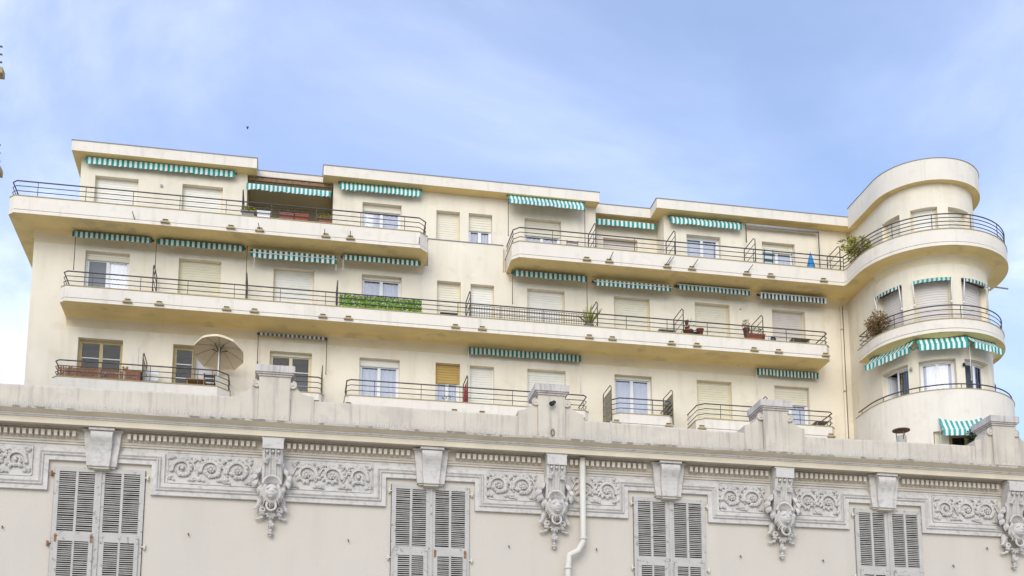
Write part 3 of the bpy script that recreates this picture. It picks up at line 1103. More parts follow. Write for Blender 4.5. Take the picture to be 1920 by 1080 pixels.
# ---- stepped architrave moulding that runs round the windows
path = [(VX0, ZFB)]
for a, b in NOTCH:
    path += [(a, ZFB), (a, ZN), (b, ZN), (b, ZFB)]
path += [(VX1, ZFB)]
prof = [(0, 0.0), (0, 0.050), (0.058, 0.050), (0.060, 0.062), (0.070, 0.075), (0.082, 0.066), (0.084, 0.048), (0.098, 0.060), (0.108, 0.072), (0.116, 0.060), (0.118, 0.042), (0.165, 0.042), (0.168, 0.014), (0.20, 0.014)]


def left_off(path, o):
    return [(p.x + n.x * o, p.y + n.y * o) for p, n in [(q, -m) for q, m in offset_frames(path)]]


mo = MB()
rows = [[vf(x, d, z) for x, z in left_off(path, s)] for s, d in prof]
for A, B in zip(rows[:-1], rows[1:]):
    for i in range(len(A) - 1):
        mo.quad(A[i], A[i + 1], B[i + 1], B[i])
mo.build('architrave', 'stucco', villa)
# frieze ground behind the reliefs
ZFT = 6.60
gp = MB()
edges = [VX0] + [v for n in NOTCH for v in n] + [VX1]
for i in range(0, len(edges), 2):
    a = edges[i] + (0.19 if i else 0)
    b = edges[i + 1] - (0.19 if i < len(edges) - 2 else 0)
    gp.box(a, b, YF - 0.014 + 0.0008, YF + 0.02, ZFB + 0.19, ZN + 0.19)
gp.box(VX0, VX1, YF - 0.0136, YF + 0.02, ZN + 0.1902, ZFT)
gp.build('frieze', 'stucco', villa)
# plain bands between frieze and dentils
bd = MB()
for (d, z0, z1) in ((0.035, 6.585, 6.612), (0.050, 6.613, 6.645), (0.062, 6.646, 6.770)):
    bd.box(VX0, VX1, YF - d, YF, z0, z1)
bd.build('band', 'band', villa)
# ---- dentils
me = None
dm = MB()
dm.box(-0.021, 0.021, -0.080, 0.0, 0, 0.072)
dme = bpy.data.meshes.new('dentil')
dme.from_pydata(dm.v, [], dm.f)
dme.materials.append(M['band'])
x = -4.0
pitch = 0.0762
while x < 11.6:
    if all(abs(x - k) > 0.30 for k in KEYS) and all(abs(x - k) > 0.19 for k in LIONS):
        link('dentil', dme, villa, (x + random.uniform(-0.003, 0.003), YF - 0.0625, 6.660))
    x += pitch
# ---- cornice, a moulding swept along the front with a slightly worn edge
cprof = [(0.062, 6.771), (0.10, 6.771), (0.10, 6.786), (0.262, 6.786), (0.262, 6.770), (0.280, 6.770), (0.280, 6.846), (0.295, 6.848), (0.300, 6.862), (0.315, 6.866), (0.318, 6.880), (0.345, 6.890), (0.385, 6.908), (0.408, 6.918), (0.412, 6.946), (0.335, 6.952)]
cmats = [0, 0, 0, 0, 0, 1, 1, 2, 2, 2, 1, 1, 1, 3, 3]
cn = MB()
nseg = 420
cols = []
for i in range(nseg + 1):
    x = VX0 + (VX1 - VX0) * i / nseg
    row = []
    for k, (d, z) in enumerate(cprof):
        e = 0.0
        if k >= 12:
            e = noise.noise((x * 9, 3.1, 0)) * 0.010 + noise.noise((x * 1.3, 7.7, 0)) * 0.010
        elif k >= 7:
            e = noise.noise((x * 2.5, k * 0.3, 5)) * 0.006
        row.append((x, YF - d - e * 0.7, z + e * 0.8))
    cols.append(row)
for A, B in zip(cols[:-1], cols[1:]):
    for k in range(len(cprof) - 1):
        cn.quad(A[k], B[k], B[k + 1], A[k + 1], cmats[k])
cn.build('cornice', ['band', 'cornice', 'stucco', 'edge'], villa)
# ---- roof parapet with worn top edge
pp = MB()
cols = []
for i in range(nseg + 1):
    x = VX0 + (VX1 - VX0) * i / nseg
    sag = 0.030 * math.exp(-((x - 0.3) / 2.6) ** 2) - 0.028 * math.exp(-((x - 7.0) / 2.4) ** 2)
    e = noise.noise((x * 6, 0, 1)) * 0.006 + noise.noise((x * 0.9, 2, 1)) * 0.010 + sag
    f = noise.noise((x * 3.3, 5, 1)) * 0.006
    cols.append([(x, YF - 0.335 - f, 6.94), (x, YF - 0.335 - f, 7.06), (x, YF - 0.330 - f, 7.228 + e), (x, YF - 0.315, 7.250 + e), (x, YF - 0.02, 7.262 + e), (x, YF, 7.24 + e), (x, YF, 6.9)])
for A, B in zip(cols[:-1], cols[1:]):
    for k in range(len(A) - 1):
        pp.quad(A[k], B[k], B[k + 1], A[k + 1])
pp.build('parapet', 'parapet', villa)
# ---- rows of bird spikes on the ledge
sp = MB()
x = -4.4
while x < 12.2:
    for (dy, lean) in ((0.345, 0.0), (0.375, 0.35)):
        xx = x + random.uniform(-0.006, 0.006)
        h = random.uniform(0.085, 0.12)
        lx = random.uniform(-0.25, 0.25)
        y0 = YF - dy
        r0 = 0.0042
        z0 = 6.946
        t = (xx + lx * h, y0 - lean * h, z0 + h)
        sp.add([(xx - r0, y0, z0), (xx + r0, y0, z0), (xx, y0 - r0 * 1.6, z0), t], [(0, 2, 3), (2, 1, 3), (1, 0, 3)])
        x += 0.0165
sp.build('bird_spikes', 'spike', villa, kind='stuff')

# ---- pedestals on the parapet with scrolled shoulders
for i, X in enumerate((-0.245, 3.515, 6.80, 10.40)):
    wd = (0.44, 0.41, 0.40, 0.39)[i]
    Yp = YF - 0.385
    mb = MB()
    x0, x1 = X - wd / 2, X + wd / 2
    mb.box(x0 + 0.015, x1 - 0.015, Yp, YF + 0.02, 6.955, 7.56)
    pd = mb.build('pedestal', 'parapet', villa)
    cp = MB()
    for (o, za, zb_) in ((0.000, 7.561, 7.585), (0.022, 7.5855, 7.605), (0.040, 7.6055, 7.700)):
        cp.box(x0 - o, x1 + o, Yp - 0.02 - o, YF + 0.04 + o, za, zb_)
    pts = [(x0 + 0.02, Yp + 0.03), (x1 - 0.02, Yp + 0.03), (x1 - 0.02, YF), (x0 + 0.02, YF)]
    cp.add([(x, y, 7.7005) for x, y in pts] + [(X - 0.12, Yp + 0.12, 7.735), (X + 0.12, Yp + 0.12, 7.735), (X + 0.12, YF - 0.1, 7.735), (X - 0.12, YF - 0.1, 7.735)],
           [(0, 1, 5, 4), (1, 2, 6, 5), (2, 3, 7, 6), (3, 0, 4, 7), (4, 5, 6, 7)])
    cp.build('capstone', 'capstone', pd)
    for s in (-1, 1):
        xe = x0 + 0.012 if s < 0 else x1 - 0.012
        W_ = 0.27 if i else 0.31
        # shoulder: concave slope from the pedestal down to a short upright end
        pf = [(0, 7.50), (0.05, 7.49), (0.085, 7.43), (0.13, 7.375), (0.18, 7.345), (W_, 7.325), (W_, 6.955), (0, 6.955)]
        mb = MB()
        ya, yb = YF - 0.350, YF - 0.03
        n = len(pf)
        vs = [(xe + s * a, ya, z) for a, z in pf] + [(xe + s * a, yb, z) for a, z in pf]
        mb.add(vs, [tuple(range(n)), tuple(reversed(range(n, 2 * n)))] + [(k, (k + 1) % n, n + (k + 1) % n, n + k) for k in range(n)])
        sh = mb.build('shoulder', 'parapet', pd)
        vo = MB()
        vx, vz = xe + s * 0.028, 7.455
        pth = []
        rad = []
        for k in range(26):
            a = math.pi * 0.5 + s * -1 * (k / 25) * math.pi * 3.1
            rr = 0.050 * (1 - k / 30)
            pth.append((vx + rr * math.cos(a), ya - 0.02, vz + rr * math.sin(a)))
            rad.append(0.017 * (1 - k / 45))
        vo.tube(pth, rad, 6)
        vo.tube([(vx, ya - 0.03, vz), (vx, ya + 0.1, vz)], 0.046, 14)
        vo.ball((vx, ya - 0.03, vz), 0.014, 8, 6)
        vo.build('volute', 'parapet', pd)

# ---- keystones over the windows
for X in KEYS:
    mb = MB()
    hw0, hw1 = 0.245, 0.185

    def key_poly(hw_t, hw_b, zt, zb, prof2, m=0):
        # prof2: depth by height fraction from the top
        rows = []
        for (f, d) in prof2:
            hw = hw_t + (hw_b - hw_t) * f
            z = zt + (zb - zt) * f
            rows.append([(X - hw, YF, z), (X - hw, YF - d, z), (X + hw, YF - d, z), (X + hw, YF, z)])
        for A, B in zip(rows[:-1], rows[1:]):
            for k in range(3):
                mb.quad(A[k], A[k + 1], B[k + 1], B[k], m, k == 1)
        for R in (rows[0], rows[-1]):
            mb.quad(*R, m)
    key_poly(0.235, 0.185, 6.745, 6.292, [(0, 0.13), (0.15, 0.128), (0.6, 0.105), (1, 0.100)])
    key_poly(0.140, 0.105, 6.735, 6.272, [(0, 0.205), (0.03, 0.222), (0.08, 0.236), (0.14, 0.242), (0.20, 0.236), (0.26, 0.220), (0.33, 0.197), (0.42, 0.174), (0.52, 0.158), (0.64, 0.148), (0.78, 0.146), (0.90, 0.152), (0.98, 0.160), (1, 0.155)])
    mb.box(X - 0.255, X - 0.142, YF - 0.148, YF - 0.001, 6.7452, 6.7705)
    mb.box(X + 0.142, X + 0.255, YF - 0.148, YF - 0.001, 6.7452, 6.7705)
    mb.box(X - 0.16, X + 0.16, YF - 0.248, YF - 0.001, 6.7355, 6.7698)
    k = mb.build('keystone', 'stucco', villa)
    b = MB()
    b.box(X - 0.10, X + 0.10, YF - 0.135, YF - 0.001, 6.247, 6.271)
    b.box(X - 0.17, X + 0.17, YF - 0.075, YF - 0.0012, 6.270, 6.2915)
    b.build('keystone_foot', 'beige', k)


# ---- scroll reliefs of the frieze
def leaf(mb, base, direction, normal, length, width, curl=0.4, m=0):
    d = Vector(direction).normalized()
    n = Vector(normal).normalized()
    s = d.cross(n).normalized()
    rows = []
    k = 5
    for i in range(k + 1):
        f = i / k
        wv = width * math.sin(math.pi * min(f * 0.85 + 0.12, 1.0)) * 0.5
        p = Vector(base) + d * length * f + n * (math.sin(f * math.pi) * curl * length * 0.5) + s * (curl * 0.35 * length * f * f)
        rows.append((p - s * wv, p + n * wv * 0.7, p + s * wv))
    for A, B in zip(rows[:-1], rows[1:]):
        mb.quad(A[0], A[1], B[1], B[0], m, True)
        mb.quad(A[1], A[2], B[2], B[1], m, True)


def scroll_mesh(R, hand, seed, rosette):
    rnd = random.Random(seed)
    mb = MB()
    nrm = (0, -1, 0)
    a0 = math.radians(200 if hand > 0 else -20)
    pth, rad = [], []
    K = 44
    turns = 1.45
    for i in range(K + 1):
        f = i / K
        a = a0 + hand * -1 * f * turns * 2 * math.pi
        rr = R * (1 - 0.80 * f ** 0.85)
        pth.append((rr * math.cos(a), -0.016 - 0.020 * f, rr * math.sin(a)))
        rad.append(0.021 * (1 - 0.45 * f) * (1 + 0.12 * math.sin(i * 2.1)))
    mb.tube(pth, rad, 7)
    # second thin rib following the outer turn
    mb.tube([(p[0] * 0.86, p[1] - 0.010, p[2] * 0.86) for p in pth[:22]], 0.008, 5)
    # acanthus lobes flaring off the outer turn
    for i in range(0, 30, 2):
        p = Vector(pth[i])
        a = math.atan2(p.z, p.x)
        tg = Vector((math.sin(a), 0, -math.cos(a))) * hand
        od = Vector((math.cos(a), 0, math.sin(a)))
        sgn = 1 if rnd.random() < 0.72 else -0.7
        ln = R * rnd.uniform(0.34, 0.56) * (0.75 if sgn < 0 else 1)
        leaf(mb, p + Vector((0, 0.004, 0)), tg * 0.9 + od * sgn * rnd.uniform(0.4, 0.8), nrm, ln, R * rnd.uniform(0.26, 0.38), rnd.uniform(0.25, 0.6))
    # little curled sprigs in the corners
    for (sx, sz) in ((-1, 1), (1, 1), (1, -1), (-1, -1)):
        if rnd.random() < 0.97:
            c = Vector((sx * R * rnd.uniform(0.98, 1.12), -0.012, sz * R * rnd.uniform(0.85, 1.0)))
            q = []
            for i in range(14):
                a = i / 13 * math.pi * 1.7 + rnd.random()
                rr = R * 0.24 * (1 - i / 18)
                q.append((c.x + sx * rr * math.cos(a), c.y - 0.004, c.z + sz * rr * math.sin(a)))
            mb.tube(q, [0.012 * (1 - i / 20) for i in range(14)], 5)
            mb.ball(q[-1], 0.014, 7, 5)
            leaf(mb, q[0], (-sx * 0.5, 0, -sz * 0.2), nrm, R * 0.5, R * 0.28, 0.4)
            leaf(mb, q[3], (sx * 0.2, 0, -sz * 0.9), nrm, R * 0.42, R * 0.24, 0.5)
            leaf(mb, q[5], (-sx * 0.9, 0, sz * 0.3), nrm, R * 0.40, R * 0.22, 0.5)
    # stem running on to the neighbouring roundel
    st = []
    for i in range(9):
        f = i / 8
        st.append((hand * (R * 0.75 + f * R * 0.75), -0.016, (R * 0.7) * math.cos(f * 2.6)))
    mb.tube(st, [0.016 - 0.006 * i / 8 for i in range(9)], 6)
    for i in (2, 4, 6):
        leaf(mb, st[i], (hand * 0.5, 0, 0.8 if i != 4 else -0.8), nrm, R * 0.45, R * 0.26, 0.5)
    if rosette:
        for i in range(7):
            a = i / 7 * 2 * math.pi + rnd.random() * 0.2
            leaf(mb, (0.012 * math.cos(a), -0.03, 0.012 * math.sin(a)), (math.cos(a), -0.5, math.sin(a)), nrm, R * 0.34, R * 0.22, 0.5)
        mb.ball((0, -0.05, -0.01), (0.024, 0.03, 0.024), 9, 7)
    else:
        mb.ball((0, -0.045, 0), (0.026, 0.022, 0.026), 10, 7)
    me = bpy.data.meshes.new('scroll')
    me.from_pydata(mb.v, [], mb.f)
    me.polygons.foreach_set('use_smooth', mb.sm)
    me.materials.append(M['stucco'])
    return me


SCR = {}
for hand in (1, -1):
    for v_ in range(3):
        SCR[(hand, v_)] = scroll_mesh((0.140, 0.146, 0.152)[v_], hand, v_ * 7 + hand + 3, v_ != 0)
GROUPS = [
    [(29.8, 861, -1, 0), (-22, 858, -1, 1), (-74, 854, -1, 2)],
    [(341.7, 878, 1, 0), (396, 879, 1, 1), (446, 885, 1, 2), (574.4, 891, -1, 2), (622, 891, -1, 1), (671.6, 895, -1, 0)],
    [(934.7, 906, 1, 1), (980, 911.5, 1, 2), (1096, 914, -1, 2), (1137, 917, -1, 1)],
    [(1370, 932, 1, 1), (1411, 938, 1, 2), (1512.6, 939.5, -1, 2), (1551, 942, -1, 1)],
    [(1772, 957, 1, 0), (1812, 959, 1, 1), (1849, 962, 1, 2), (1948, 964, -1, 2)]]
BX = [(-5.4, -3.30), (-1.595, 1.07), (2.708, 4.48), (6.08, 7.825), (9.395, 12.0)]
for gi, grp in enumerate(GROUPS):
    # a sunk panel carries its roundels
    xa, xb = BX[gi]
    z0, z1 = 6.142, 6.545
    mb = MB()
    mb.box(xa, xb, YF - 0.024, YF - 0.0145, z0, z1)
    for (a, b, c, d) in ((xa, xb, z0 - 0.012, z0), (xa, xb, z1, z1 + 0.012), (xa - 0.012, xa, z0, z1), (xb, xb + 0.012, z0, z1)):
        mb.box(a, b, YF - 0.034, YF - 0.0147, c, d)
    pn = mb.build('scroll_panel', 'stucco', villa)
    for (px, py, hand, v_) in grp:
        p = at(px, py, YF - 0.03)
        link('scroll', SCR[(hand, v_)], pn, (p.x, YF - 0.022, 6.335))


# ---- lion consoles
def gauss(d, c, s):
    c = Vector(c).normalized()
    return math.exp(-((d - c).length / s) ** 2)


def lion_fn(d):
    # facing -Y: muzzle, nose, brows, cheeks, sunken eyes
    k = 1.0
    k += 0.42 * gauss(d, (0, -1, -0.28), 0.42)
    k += 0.16 * gauss(d, (0, -1, -0.02), 0.22)
    k += 0.12 * gauss(d, (0.30, -1, -0.38), 0.22) + 0.12 * gauss(d, (-0.30, -1, -0.38), 0.22)
    k += 0.12 * gauss(d, (0.42, -0.9, 0.34), 0.22) + 0.12 * gauss(d, (-0.42, -0.9, 0.34), 0.22)
    k -= 0.17 * gauss(d, (0.40, -1, 0.10), 0.17) + 0.17 * gauss(d, (-0.40, -1, 0.10), 0.17)
    k -= 0.20 * gauss(d, (0, -1, -0.52), 0.13)
    k += 0.16 * gauss(d, (0, -0.8, -0.78), 0.28)
    return k


def lion_parts():
    out = {}
    # bracket: square block, fluted tapering face
    mb = MB()
    mb.box(-0.137, 0.137, -0.272, 0, 0.46, 0.598)
    mb.box(-0.150, 0.150, -0.258, 0, 0.5985, 0.622)
    rows = []
    for f in [i / 10 for i in range(11)]:
        z = 0.459 - 0.52 * f
        d = 0.252 - 0.125 * (f ** 0.8)
        row = []
        prof = [(-0.135, 0), (-0.135, d - 0.02), (-0.11, d)]
        for c in (-0.075, 0.0, 0.075):
            prof += [(c - 0.026, d), (c - 0.016, d - 0.022), (c + 0.016, d - 0.022), (c + 0.026, d)]
        prof += [(0.11, d), (0.135, d - 0.02), (0.135, 0)]
        rows.append([(x, -y, z) for x, y in prof])
    for A, B in zip(rows[:-1], rows[1:]):
        for k in range(len(A) - 1):
            mb.quad(A[k], A[k + 1], B[k + 1], B[k])
    mb.add(rows[-1], [tuple(range(len(rows[-1])))])
    for c in (-0.075, 0, 0.075):
        mb.ball((c, -0.246, 0.425), 0.021, 9, 6)
    out['bracket'] = mb
    # side scrolls
    for s, nm in ((-1, 'a'), (1, 'b')):
        mb = MB()
        pth, rad = [], []
        for i in range(30):
            f = i / 29
            a = math.radians(120) + f * math.pi * 1.35
            rr = 0.15 - 0.02 * f
            pth.append((s * (-(rr * math.cos(a)) * 0.62 + 0.03 - 0.02), -0.10 - 0.05 * math.sin(f * 3), 0.12 + rr * math.sin(a) * 1.05))
            rad.append(0.020 + 0.020 * math.sin(f * math.pi))
        pth = [(s * (0.10 + 0.115 * math.sin(f * math.pi) ** 0.8), -0.12 + 0.03 * f, 0.305 - 0.31 * f) for f in [i / 20 for i in range(21)]]
        rad = [0.018 + 0.020 * math.sin(i / 20 * math.pi) for i in range(21)]
        mb.tube(pth, rad, 8)
        q = []
        for i in range(24):
            a = math.radians(90) - s * (i / 23) * 2 * math.pi * 1.25
            rr = 0.042 * (1 - i / 30)
            q.append((s * 0.105 + rr * math.cos(a), -0.155, 0.305 + rr * math.sin(a)))
        mb.tube(q, 0.016, 6)
        mb.ball((s * 0.105, -0.16, 0.305), 0.02, 8, 6)
        for i in range(4):
            f = 0.15 + 0.75 * i / 3
            p = (s * (0.095 + 0.115 * math.sin(f * math.pi) ** 0.8), -0.13, 0.315 - 0.31 * f)
            leaf(mb, p, (s * (0.55 - f * 0.5), -0.15, -0.9), (s * 0.5, -1, 0), 0.13, 0.085, 0.35)
        for i in range(3):
            leaf(mb, (s * 0.05, -0.20, 0.33), (s * (0.3 + 0.4 * i), -0.5, 0.8 - 0.5 * i), (0, -1, 0.2), 0.09, 0.05, 0.5)
        mb.tube([(s * 0.17, -0.06, 0.25), (s * 0.21, -0.08, 0.17), (s * 0.19, -0.08, 0.05), (s * 0.13, -0.08, 0.0)], [0.01, 0.02, 0.02, 0.012], 6)
        out['side_scroll' + nm] = mb
    # shell behind the head
    mb = MB()
    cz = 0.09
    R = 0.118
    fan = [(R * math.cos(math.pi * i / 18), -0.20, cz + R * math.sin(math.pi * i / 18)) for i in range(19)]
    mb.tube(fan, 0.018, 7)
    mb.tube([(x * 0.80, -0.185, cz + (z - cz) * 0.80) for x, y, z in fan], 0.010, 6)
    for i in range(18):
        mb.add([(0, -0.10, cz - 0.03), fan[i], fan[i + 1]], [(0, 1, 2)], 0, True)
    for i in range(2, 17, 2):
        x, y, z = fan[i]
        mb.tube([(x * 0.3, -0.135, cz + (z - cz) * 0.3), (x * 0.88, -0.185, cz + (z - cz) * 0.88)], 0.007, 5)
    out['shell'] = mb
    # lion head with mane
    mb = MB()
    hz = -0.02
    mb.ball((0, -0.20, hz), (0.098, 0.092, 0.112), 28, 20, 0, lion_fn)
    mb.ball((0, -0.332, hz - 0.012), (0.026, 0.014, 0.016), 9, 6)
    for s in (-1, 1):
        mb.ball((s * 0.043, -0.278, hz + 0.014), (0.012, 0.009, 0.009), 8, 6)
        mb.ball((s * 0.088, -0.19, hz + 0.088), (0.026, 0.02, 0.028), 8, 6)
        mb.tube([(s * 0.012, -0.288, hz + 0.045), (s * 0.04, -0.292, hz + 0.040), (s * 0.068, -0.268, hz + 0.022)], [0.009, 0.012, 0.007], 6)
    rnd = random.Random(3)
    for i in range(22):
        a = math.radians(-215 + 250 * i / 21)
        x, z = 0.104 * math.cos(a), 0.116 * math.sin(a)
        p = Vector((x, -0.17, hz + z))
        dn = Vector((x * 3.2, -0.1, z * 2.0 - 0.25)).normalized()
        L_ = rnd.uniform(0.05, 0.085)
        mb.tube([p, p + dn * L_ * 0.5 + Vector((0, -0.022, 0)), p + dn * L_ + Vector((0, 0.0, -0.012))], [0.020, 0.017, 0.005], 6)
        mb.tube([p + Vector((-x * 0.2, -0.05, -z * 0.2)), p + dn * L_ * 0.35 + Vector((0, -0.05, 0)), p + dn * L_ * 0.7 + Vector((0, -0.02, -0.01))], [0.014, 0.013, 0.004], 6)
    mb.tube([(-0.028, -0.295, hz - 0.075), (0, -0.312, hz - 0.082), (0.028, -0.295, hz - 0.075)], 0.010, 6)
    out['lion_head'] = mb
    # ring in the mouth
    mb = MB()
    mb.tube([(0.062 * math.cos(2 * math.pi * i / 24), -0.225 + 0.012 * math.sin(2 * math.pi * i / 24), -0.205 + 0.066 * math.sin(2 * math.pi * i / 24)) for i in range(24)], 0.0145, 8, closed=True)
    out['ring'] = mb
    # drapery lobes either side
    for s, nm in ((-1, 'a'), (1, 'b')):
        mb = MB()
        mb.ball((s * 0.142, -0.055, -0.15), (0.052, 0.05, 0.10), 12, 9)
        q = []
        for i in range(20):
            a = math.radians(-60 if s > 0 else 240) + s * (i / 19) * 2 * math.pi * 1.2
            rr = 0.042 * (1 - i / 26)
            q.append((s * 0.105 + rr * math.cos(a), -0.10, -0.235 + rr * math.sin(a)))
        mb.tube(q, 0.016, 6)
        for i in range(4):
            leaf(mb, (s * (0.09 + 0.02 * i), -0.07, -0.09 - 0.03 * i), (s * 0.7, -0.3, -0.6), (0, -1, 0), 0.11, 0.05, 0.4)
        mb.tube([(s * 0.05, -0.06, -0.285), (s * 0.105, -0.07, -0.305), (s * 0.15, -0.06, -0.345), (s * 0.19, -0.05, -0.352), (s * 0.205, -0.05, -0.33)], [0.014, 0.022, 0.016, 0.018, 0.008], 6)
        mb.ball((s * 0.118, -0.07, -0.33), 0.022, 8, 6)
        leaf(mb, (s * 0.06, -0.07, -0.275), (s * 0.8, -0.2, -0.25), (0, -1, 0), 0.10, 0.05, 0.5)
        out['drapery' + nm] = mb
    # husk pendants
    mb = MB()
    for (z, rx, rz) in ((-0.315, 0.042, 0.052), (-0.385, 0.030, 0.034), (-0.44, 0.036, 0.045), (-0.505, 0.022, 0.026), (-0.545, 0.048, 0.018), (-0.565, 0.020, 0.024)):
        mb.ball((0, -0.055, z), (rx, rx, rz), 10, 7)
    for i in range(5):
        a = math.radians(200 + 35 * i)
        leaf(mb, (0, -0.07, -0.28), (math.cos(a), -0.5, math.sin(a)), (0, -1, 0), 0.09, 0.04, 0.4)
        leaf(mb, (0, -0.07, -0.41), (math.cos(a), -0.5, math.sin(a)), (0, -1, 0), 0.07, 0.035, 0.4)
    out['pendant'] = mb
    return out


LP = lion_parts()
LM = {}
for k, mb in LP.items():
    nm = k.rstrip('ab') if k[:-1] in ('side_scroll', 'drapery') else k
    if k == 'bracket':
        nm = 'lion_console'
    me = bpy.data.meshes.new(nm)
    me.from_pydata(mb.v, [], mb.f)
    me.polygons.foreach_set('use_smooth', mb.sm)
    me.materials.append(M['stucco'])
    LM[k] = (nm, me)
ZL = 6.148
for X in LIONS:
    br = link('lion_console', LM['bracket'][1], villa, (X, YF, ZL))
    for k, (nm, me) in LM.items():
        if k != 'bracket':
            link(nm, me, br, (X, YF, ZL - (0.045 if nm == 'side_scroll' else 0.105)))

# ---- louvred shutters
slat_count = 0
SL = {}


def slat_mesh(wd):
    k = round(wd, 3)
    if k not in SL:
        me = bpy.data.meshes.new('slat')
        pass
        vs = []
        for x in (-wd / 2, wd / 2):
            vs += [(x, -0.016, -0.011), (x, 0.014, -0.001), (x, 0.014, 0.008), (x, -0.016, 0.002)]
        me.from_pydata(vs, [], [(0, 1, 5, 4), (1, 2, 6, 5), (2, 3, 7, 6), (3, 0, 4, 7), (0, 3, 2, 1), (4, 5, 6, 7)])
        me.materials.append(M['slat'])
        SL[k] = me
    return SL[k]


for wi, (a, b) in enumerate(SHUT):
    um = (a + b) / 2
    for li, (p, q) in enumerate(((a + 0.008, um - 0.003), (um + 0.003, b - 0.008))):
        wdt = q - p
        mb = MB()
        yo, yi = YF - 0.030, YF + 0.016
        st = 0.060
        mb.box(p, p + st, yo, yi, ZS0, ZS1 - 0.004)
        mb.box(q - st, q, yo, yi, ZS0, ZS1 - 0.004)
        mb.box(p + st, q - st, yo, yi, ZS1 - 0.065, ZS1 - 0.0045)
        mb.box(p + st, q - st, yo, yi, ZSM - 0.010, ZSM + 0.055)
        mu = (p + q) / 2
        mb.box(mu - 0.016, mu + 0.016, yo + 0.002, yi, ZSM + 0.055, ZS1 - 0.065)
        # astragal that covers the meeting edge
        if li == 1:
            mb.box(p - 0.014, p + 0.020, yo - 0.012, yo - 0.0004, ZS0, ZS1 - 0.03)
        s = mb.build('shutter', 'shutter', villa)
        # lower flap, hinged along its top and standing a little proud
        fb = MB()
        fx0, fx1 = p + 0.040, q - 0.040
        fy0, fy1 = YF - 0.052, YF - 0.0305
        fz1 = ZSM - 0.012
        fst = 0.052
        fb.box(fx0, fx0 + fst, fy0, fy1, ZS0, fz1)
        fb.box(fx1 - fst, fx1, fy0, fy1, ZS0, fz1)
        fb.box(fx0 + fst, fx1 - fst, fy0, fy1, fz1 - 0.06, fz1 - 0.0003)
        fb.box(mu - 0.014, mu + 0.014, fy0 + 0.002, fy1, ZS0, fz1 - 0.06)
        fb.build('flap', 'shutter', s)
        for hx in (fx0 + 0.02, fx1 - 0.02):
            h = MB()
            h.box(hx - 0.014, hx + 0.014, fy0 - 0.006, fy0 - 0.0005, fz1 - 0.075, fz1 + 0.03)
            h.tube([(hx - 0.016, fy0 - 0.006, fz1 + 0.002), (hx + 0.016, fy0 - 0.006, fz1 + 0.002)], 0.008, 6)
            h.build('strap_hinge', 'rust' if (wi, li) in ((1, 1), (0, 0)) else 'shutter', s)
        # slats
        rows = []
        n_up = 29
        z_hi, z_lo = ZS1 - 0.080, ZSM + 0.068
        for k in range(n_up):
            rows.append((z_hi + (z_lo - z_hi) * k / (n_up - 1), p + st, mu - 0.016, mu + 0.016, q - st, YF - 0.008, 1))
        pt = (z_hi - z_lo) / (n_up - 1)
        z = fz1 - 0.078
        while z > ZS0 + 0.02:
            rows.append((z, fx0 + fst, mu - 0.014, mu + 0.014, fx1 - fst, YF - 0.040, 0))
            z -= pt
        bank = MB()
        for (z, c0, c1, c2, c3, yy, upper) in rows:
            for (e0, e1) in ((c0, c1), (c2, c3)):
                zz = z + random.uniform(-0.0025, 0.0025)
                if upper and slat_count < 300:
                    sl = link('slat', slat_mesh(e1 - e0 + 0.004), s, ((e0 + e1) / 2, yy, zz))
                    sl.rotation_euler = (random.uniform(-0.10, 0.10), random.gauss(0, 0.006), 0)
                    slat_count += 1
                else:
                    me = slat_mesh(e1 - e0 + 0.004)
                    bank.add([(v.co.x + (e0 + e1) / 2, v.co.y + yy, v.co.z + zz) for v in me.vertices], [tuple(pl.vertices) for pl in me.polygons])
        if bank.v:
            bank.build('slat_bank', 'slat', s, kind='stuff')
    # pintle hinges on the wall
    for (hx, hz) in ((a - 0.028, 6.18), (b + 0.028, 6.18), (a - 0.028, 5.25), (b + 0.028, 5.25)):
        h = MB()
        h.tube([(hx, YF - 0.03, hz - 0.035), (hx, YF - 0.03, hz + 0.035)], 0.014, 7)
        h.tube([(hx, YF + 0.01, hz), (hx, YF - 0.03, hz)], 0.012, 6)
        h.tube([(hx, YF - 0.03, hz), (hx + (0.04 if hx < (a + b) / 2 else -0.04), YF - 0.036, hz)], 0.009, 6)
        h.build('pintle', 'rust' if hx < -2 else 'pipe', villa)

# ---- downpipe with its swan neck
mb = MB()
c1, c2, c3, c4 = at(1092, 866, YF - 0.14), at(1092, 1012, YF - 0.14), at(1072, 1038, YF - 0.14), at(1065, 1062, YF - 0.14)
yy = YF - 0.14
pts = [(c1.x, yy, c1.z + 0.06), (c1.x, yy, c2.z + 0.03), (c1.x - 0.004, yy, c2.z - 0.03), (c1.x - 0.03, yy, c2.z - 0.075), (c1.x - 0.075, yy, c3.z + 0.045), ((c3.x + c4.x) / 2 - 0.01, yy, c3.z - 0.02), (c4.x + 0.008, yy, c4.z + 0.06), (c4.x, yy, c4.z), (c4.x, yy, 0.1)]
mb.tube(pts, 0.044, 12)
dp = mb.build('downpipe', 'pipe', villa)
for z in (c2.z + 0.02, c4.z - 0.02):
    X = c1.x if z > 5.45 else c4.x
    c = MB()
    c.tube([(X, yy, z - 0.02), (X, yy, z + 0.02)], 0.052, 12)
    c.tube([(X, yy, z), (X, YF + 0.01, z)], 0.012, 6)
    c.build('pipe_collar', 'pipe', dp)
